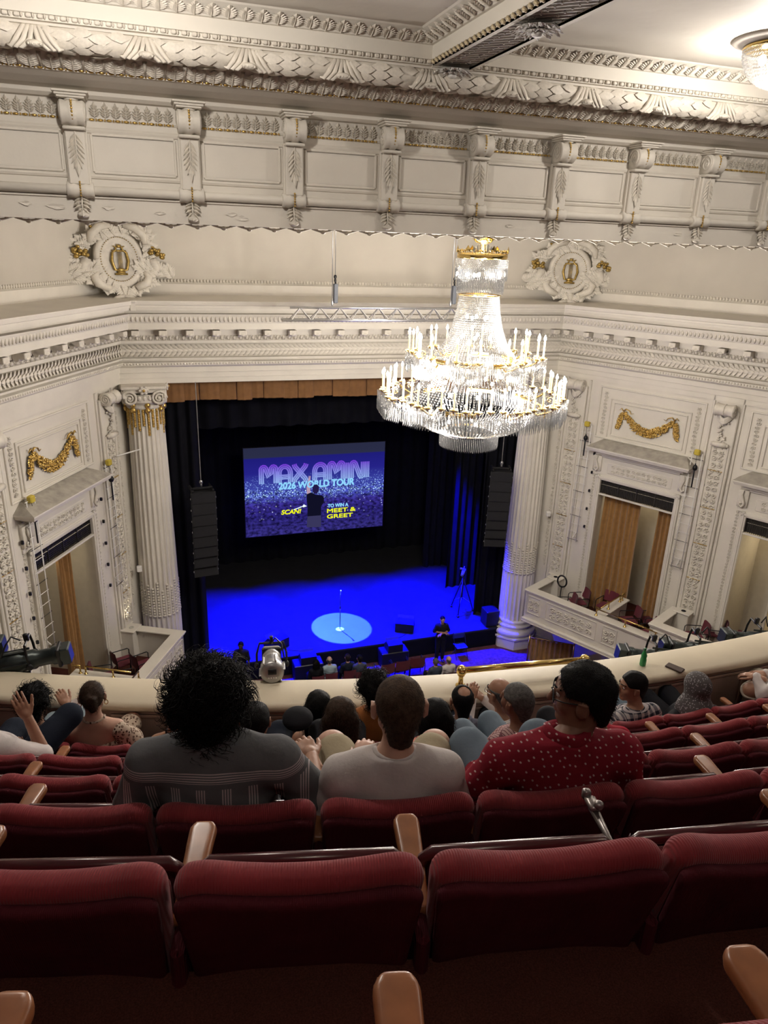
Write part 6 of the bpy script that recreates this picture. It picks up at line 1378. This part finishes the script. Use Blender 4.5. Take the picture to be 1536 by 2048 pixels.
# ---- ladder frames with lamps on the box walls
M_YEL = mat('yellow_hoist', (.55, .42, .05), .5)
def ladder(side, t, z1, z0, lb, lean=0.0):
    W = WM[side]; o = thing('lighting_ladder', lb, 'ladder', W @ T(t, .2, z0), 'wall lighting ladders'); H = z1-z0
    for x in (-.14, .14): b = MB(); b.tube([(x, 0, 0), (x, 0, H)], .014, 8); b.obj('upright', M_WHITE, o, True)
    n = int(H/.28)
    for k in range(n+1): b = MB(); b.tube([(-.2, 0, .05+k*.28), (.2, 0, .05+k*.28)], .008, 6); b.obj('rung', M_BLK if k % 3 == 0 else M_WHITE, o)
    for z in (.1, H-.2): b = MB(); b.tube([(0, -.2, z+.15), (0, 0, z)], .014, 6); b.tube([(0, -.2, z), (0, 0, z)], .014, 6); b.obj('wall_bracket', M_WHITE, o)
    b = MB(); b.cbox((0, .02, H+.02), (.16, .12, .16), .02); b.obj('hoist_body', M_YEL, o); b = MB(); b.tube([(0, .02, H-.06), (.02, .05, H-.3)], .006, 5); b.tube([(.02, .05, H-.3), (.03, .06, H-1.0)], .02, 6); b.obj('cable', M_BLK, o, True)
    b = MB(); b.ell((.03, .06, H-.42), (.07, .07, .09), 10, 7); b.obj('lamp', M_BLK, o, True)
    for k in range(5): b = MB(); b.cbox((.3, -.12, H-.9-k*.62), (.05, .06, .09), .008); b.obj('clip', M_BLK, o)
ladder('right', 4.93, -5.3, -8.9, 'white lighting ladder between the two right-hand boxes'); ladder('right', 1.42, -5.15, -9.1, 'white lighting ladder beside the right column')
ladder('left', 4.52, -5.5, -9.2, 'white lighting ladder with a yellow hoist near the left edge'); ladder('left', 1.27, -5.6, -9.1, 'white lighting ladder beside the left column')
a = WM['left']; o = thing('pipe_arm', 'thin white pipe arm with a hanging black lamp in front of the left column', 'pipe arm', a @ T(1.0, .3, -5.48))
b = MB(); b.tube([(0, 0, 0), (-1.15, .35, -.02)], .02, 8); b.obj('arm', M_WHITE, o, True); b = MB(); b.tube([(-1.05, .32, 0), (-1.05, .32, -.12)], .008, 5); b.lathe([(.02, -.1), (.05, -.18), (.06, -.26), (.0, -.27)], 10, (-1.05, .32, 0)); b.obj('hanging_lamp', M_BLK, o, True)
# ---- stacking chairs in the boxes
M_CHR = mat('maroon_chair_fabric', (.13, .015, .03), .8, sheen=.1)
def chair_proto():
    o = thing('box_chair', 'x', 'chair', T(), 'maroon chairs in the boxes')
    b = MB(); b.cbox((0, .02, .45), (.48, .46, .06), .02); b.obj('seat', M_CHR, o)
    b = MB(); b.grid(lambda u, v: ((u-.5)*.48, -.22-.05*v-.05*math.cos((u-.5)*2.6), .52+.36*v), 9, 5); b.grid(lambda u, v: ((u-.5)*.48, -.25-.05*v-.05*math.cos((u-.5)*2.6), .52+.36*v), 9, 5); b.obj('backrest', M_CHR, o, True)
    for s in (-1, 1):
        b = MB(); b.tube([(s*.26, .24, 0), (s*.26, .24, .62), (s*.26, .2, .66), (s*.26, -.22, .66), (s*.26, -.27, .62), (s*.26, -.25, 0)], .014, 8); b.obj('side_frame', M_BLK, o, True)
    return o
pc = chair_proto(); first = True
for side, t, n, z, yaw, lb in (('right', 2.05, .42, -11.5, .3, 'maroon chair by the black hoop in the first right-hand box'), ('right', 1.95, 1.05, -11.5, .2, 'maroon chair against the parapet in the first right-hand box'), ('right', 2.85, .0, -11.5, .9, 'maroon chair under the wide gold curtain'),
                       ('right', 3.85, .35, -11.5, .3, 'maroon chair just past the brass divider rail'), ('right', 4.3, -.15, -11.5, .2, 'maroon chair under the narrow gold curtain'), ('right', 4.7, .62, -11.5, .6, 'maroon chair in the near corner of the first right-hand box'),
                       ('right', 6.0, .6, -11.05, .3, 'maroon chair by the parapet of the second right-hand box'), ('right', 6.3, .0, -11.05, .1, 'maroon chair behind the one at the second parapet'), ('right', 7.2, .45, -11.05, 1.1, 'maroon chair before the lit doorway'),
                       ('left', 2.0, .5, -11.5, .1, 'maroon chair by the left pedestal'), ('left', 2.05, 1.12, -11.5, .1, 'maroon chair against the left parapet'), ('left', 2.85, .35, -11.5, .5, 'maroon chair behind the left brass rail'), ('left', 2.9, 1.05, -11.5, .4, 'maroon chair beside the left brass rail')):
    W = WM[side]; P = W @ Vector((t, n, z)); st = Vector((6.0, 22, 0))-P; ang = math.atan2(st.y, st.x)-PI/2
    M = T(*P) @ RZ(ang+(yaw if side == 'right' else -yaw)); c = pc if first else copy_tree(pc); c.matrix_basis = M; c['label'] = lb; first = False
hp = thing('cable_hoop', 'black cable hoop standing in the first right-hand box', 'cable', WM['right'] @ T(1.55, .75, -11.5))
b = MB(); b.tube([(.17*math.cos(k*.35), 0, 1.12+.2*math.sin(k*.35)) for k in range(18)], .028, 7, True); b.obj('coil', M_BLK, hp, True); b = MB(); b.tube([(0, 0, 0), (0, 0, .95)], .015, 6); b.cbox((0, 0, .015), (.3, .3, .03), .01); b.obj('stand', M_BLK, hp)
# ---- red chairs, folding chair and pit railing down on the orchestra floor
for k, (x, y, yaw) in enumerate(((6.7, 19.15, .1), (7.25, 19.2, 0), (7.8, 19.25, -.1))):
    c = copy_tree(pc); c.matrix_basis = T(x, y, FLZ) @ RZ(yaw); c['label'] = 'empty red chair below the stage, %s from the left' % ORD[k]; c['group'] = 'empty chairs below the stage'
for x, y, w_ in ((4.42, 18.9, 'the long-haired person'), (4.86, 18.95, 'the bald person in a pale shirt'), (5.45, 18.95, 'the person in navy'), (5.8, 18.8, 'the person turning sideways'), (8.05, 18.0, 'the grey-haired person'), (8.5, 18.0, 'the bald person in white')):
    c = copy_tree(pc); c.matrix_basis = T(x, y+.16, FLZ) @ S(.8, 1, 1); c['label'] = 'red chair under %s below the stage' % w_; c['group'] = 'occupied chairs below the stage'
fc = thing('folding_chair', 'dark blue folding chair against the stage front at the right', 'chair', T(9.75, 20.0, FLZ) @ RZ(PI))
mb_ = mat('blue_vinyl', (.02, .03, .12), .4); b = MB(); b.cbox((0, .02, .44), (.4, .38, .04), .015); b.obj('seat', mb_, fc); b = MB(); b.cbox((0, -.2, .72), (.42, .03, .2), .012); b.obj('backrest', mb_, fc)
for s in (-1, 1): b = MB(); b.tube([(s*.21, .22, 0), (s*.21, -.2, .85)], .012, 6); b.obj('leg', M_BLK, fc); b = MB(); b.tube([(s*.2, -.22, 0), (s*.2, .15, .45)], .012, 6); b.obj('leg', M_BLK, fc)
pr = thing('pit_railing', 'low brass railing with pleated curtain beside the right column', 'railing', T(11.9, 19.1, FLZ) @ RZ(-.55))
b = MB(); b.tube([(0, 0, .0), (0, 0, 1.0)], .025, 8); b.tube([(1.5, 0, .0), (1.5, 0, .95)], .025, 8); b.ell((0, 0, 1.02), .035, 10, 6); b.obj('post', M_BRASS, pr, True); b = MB(); b.tube([(0, 0, .95), (1.5, 0, .9)], .02, 8); b.obj('rail_bar', M_BRASS, pr, True); mob('pleated_curtain', drape(1.45, .85, 9, 3, .03, 0, M_CURT, 'pleated_curtain'), pr, T(.75, 0, .05))
for x, y, z, lb in ((-.52, 20.12, -9.0, 'left'), (12.66, 20.05, -8.4, 'right')):
    b = MB(); b.cbox((0, 0, 0), (.14, .12, .18), .02); tag(b.obj('sensor_box', M_WHITE, None, False, T(x, y, z)), 'small white sensor box on the wall side of the %s column' % lb, 'sensor', 'sensor boxes')
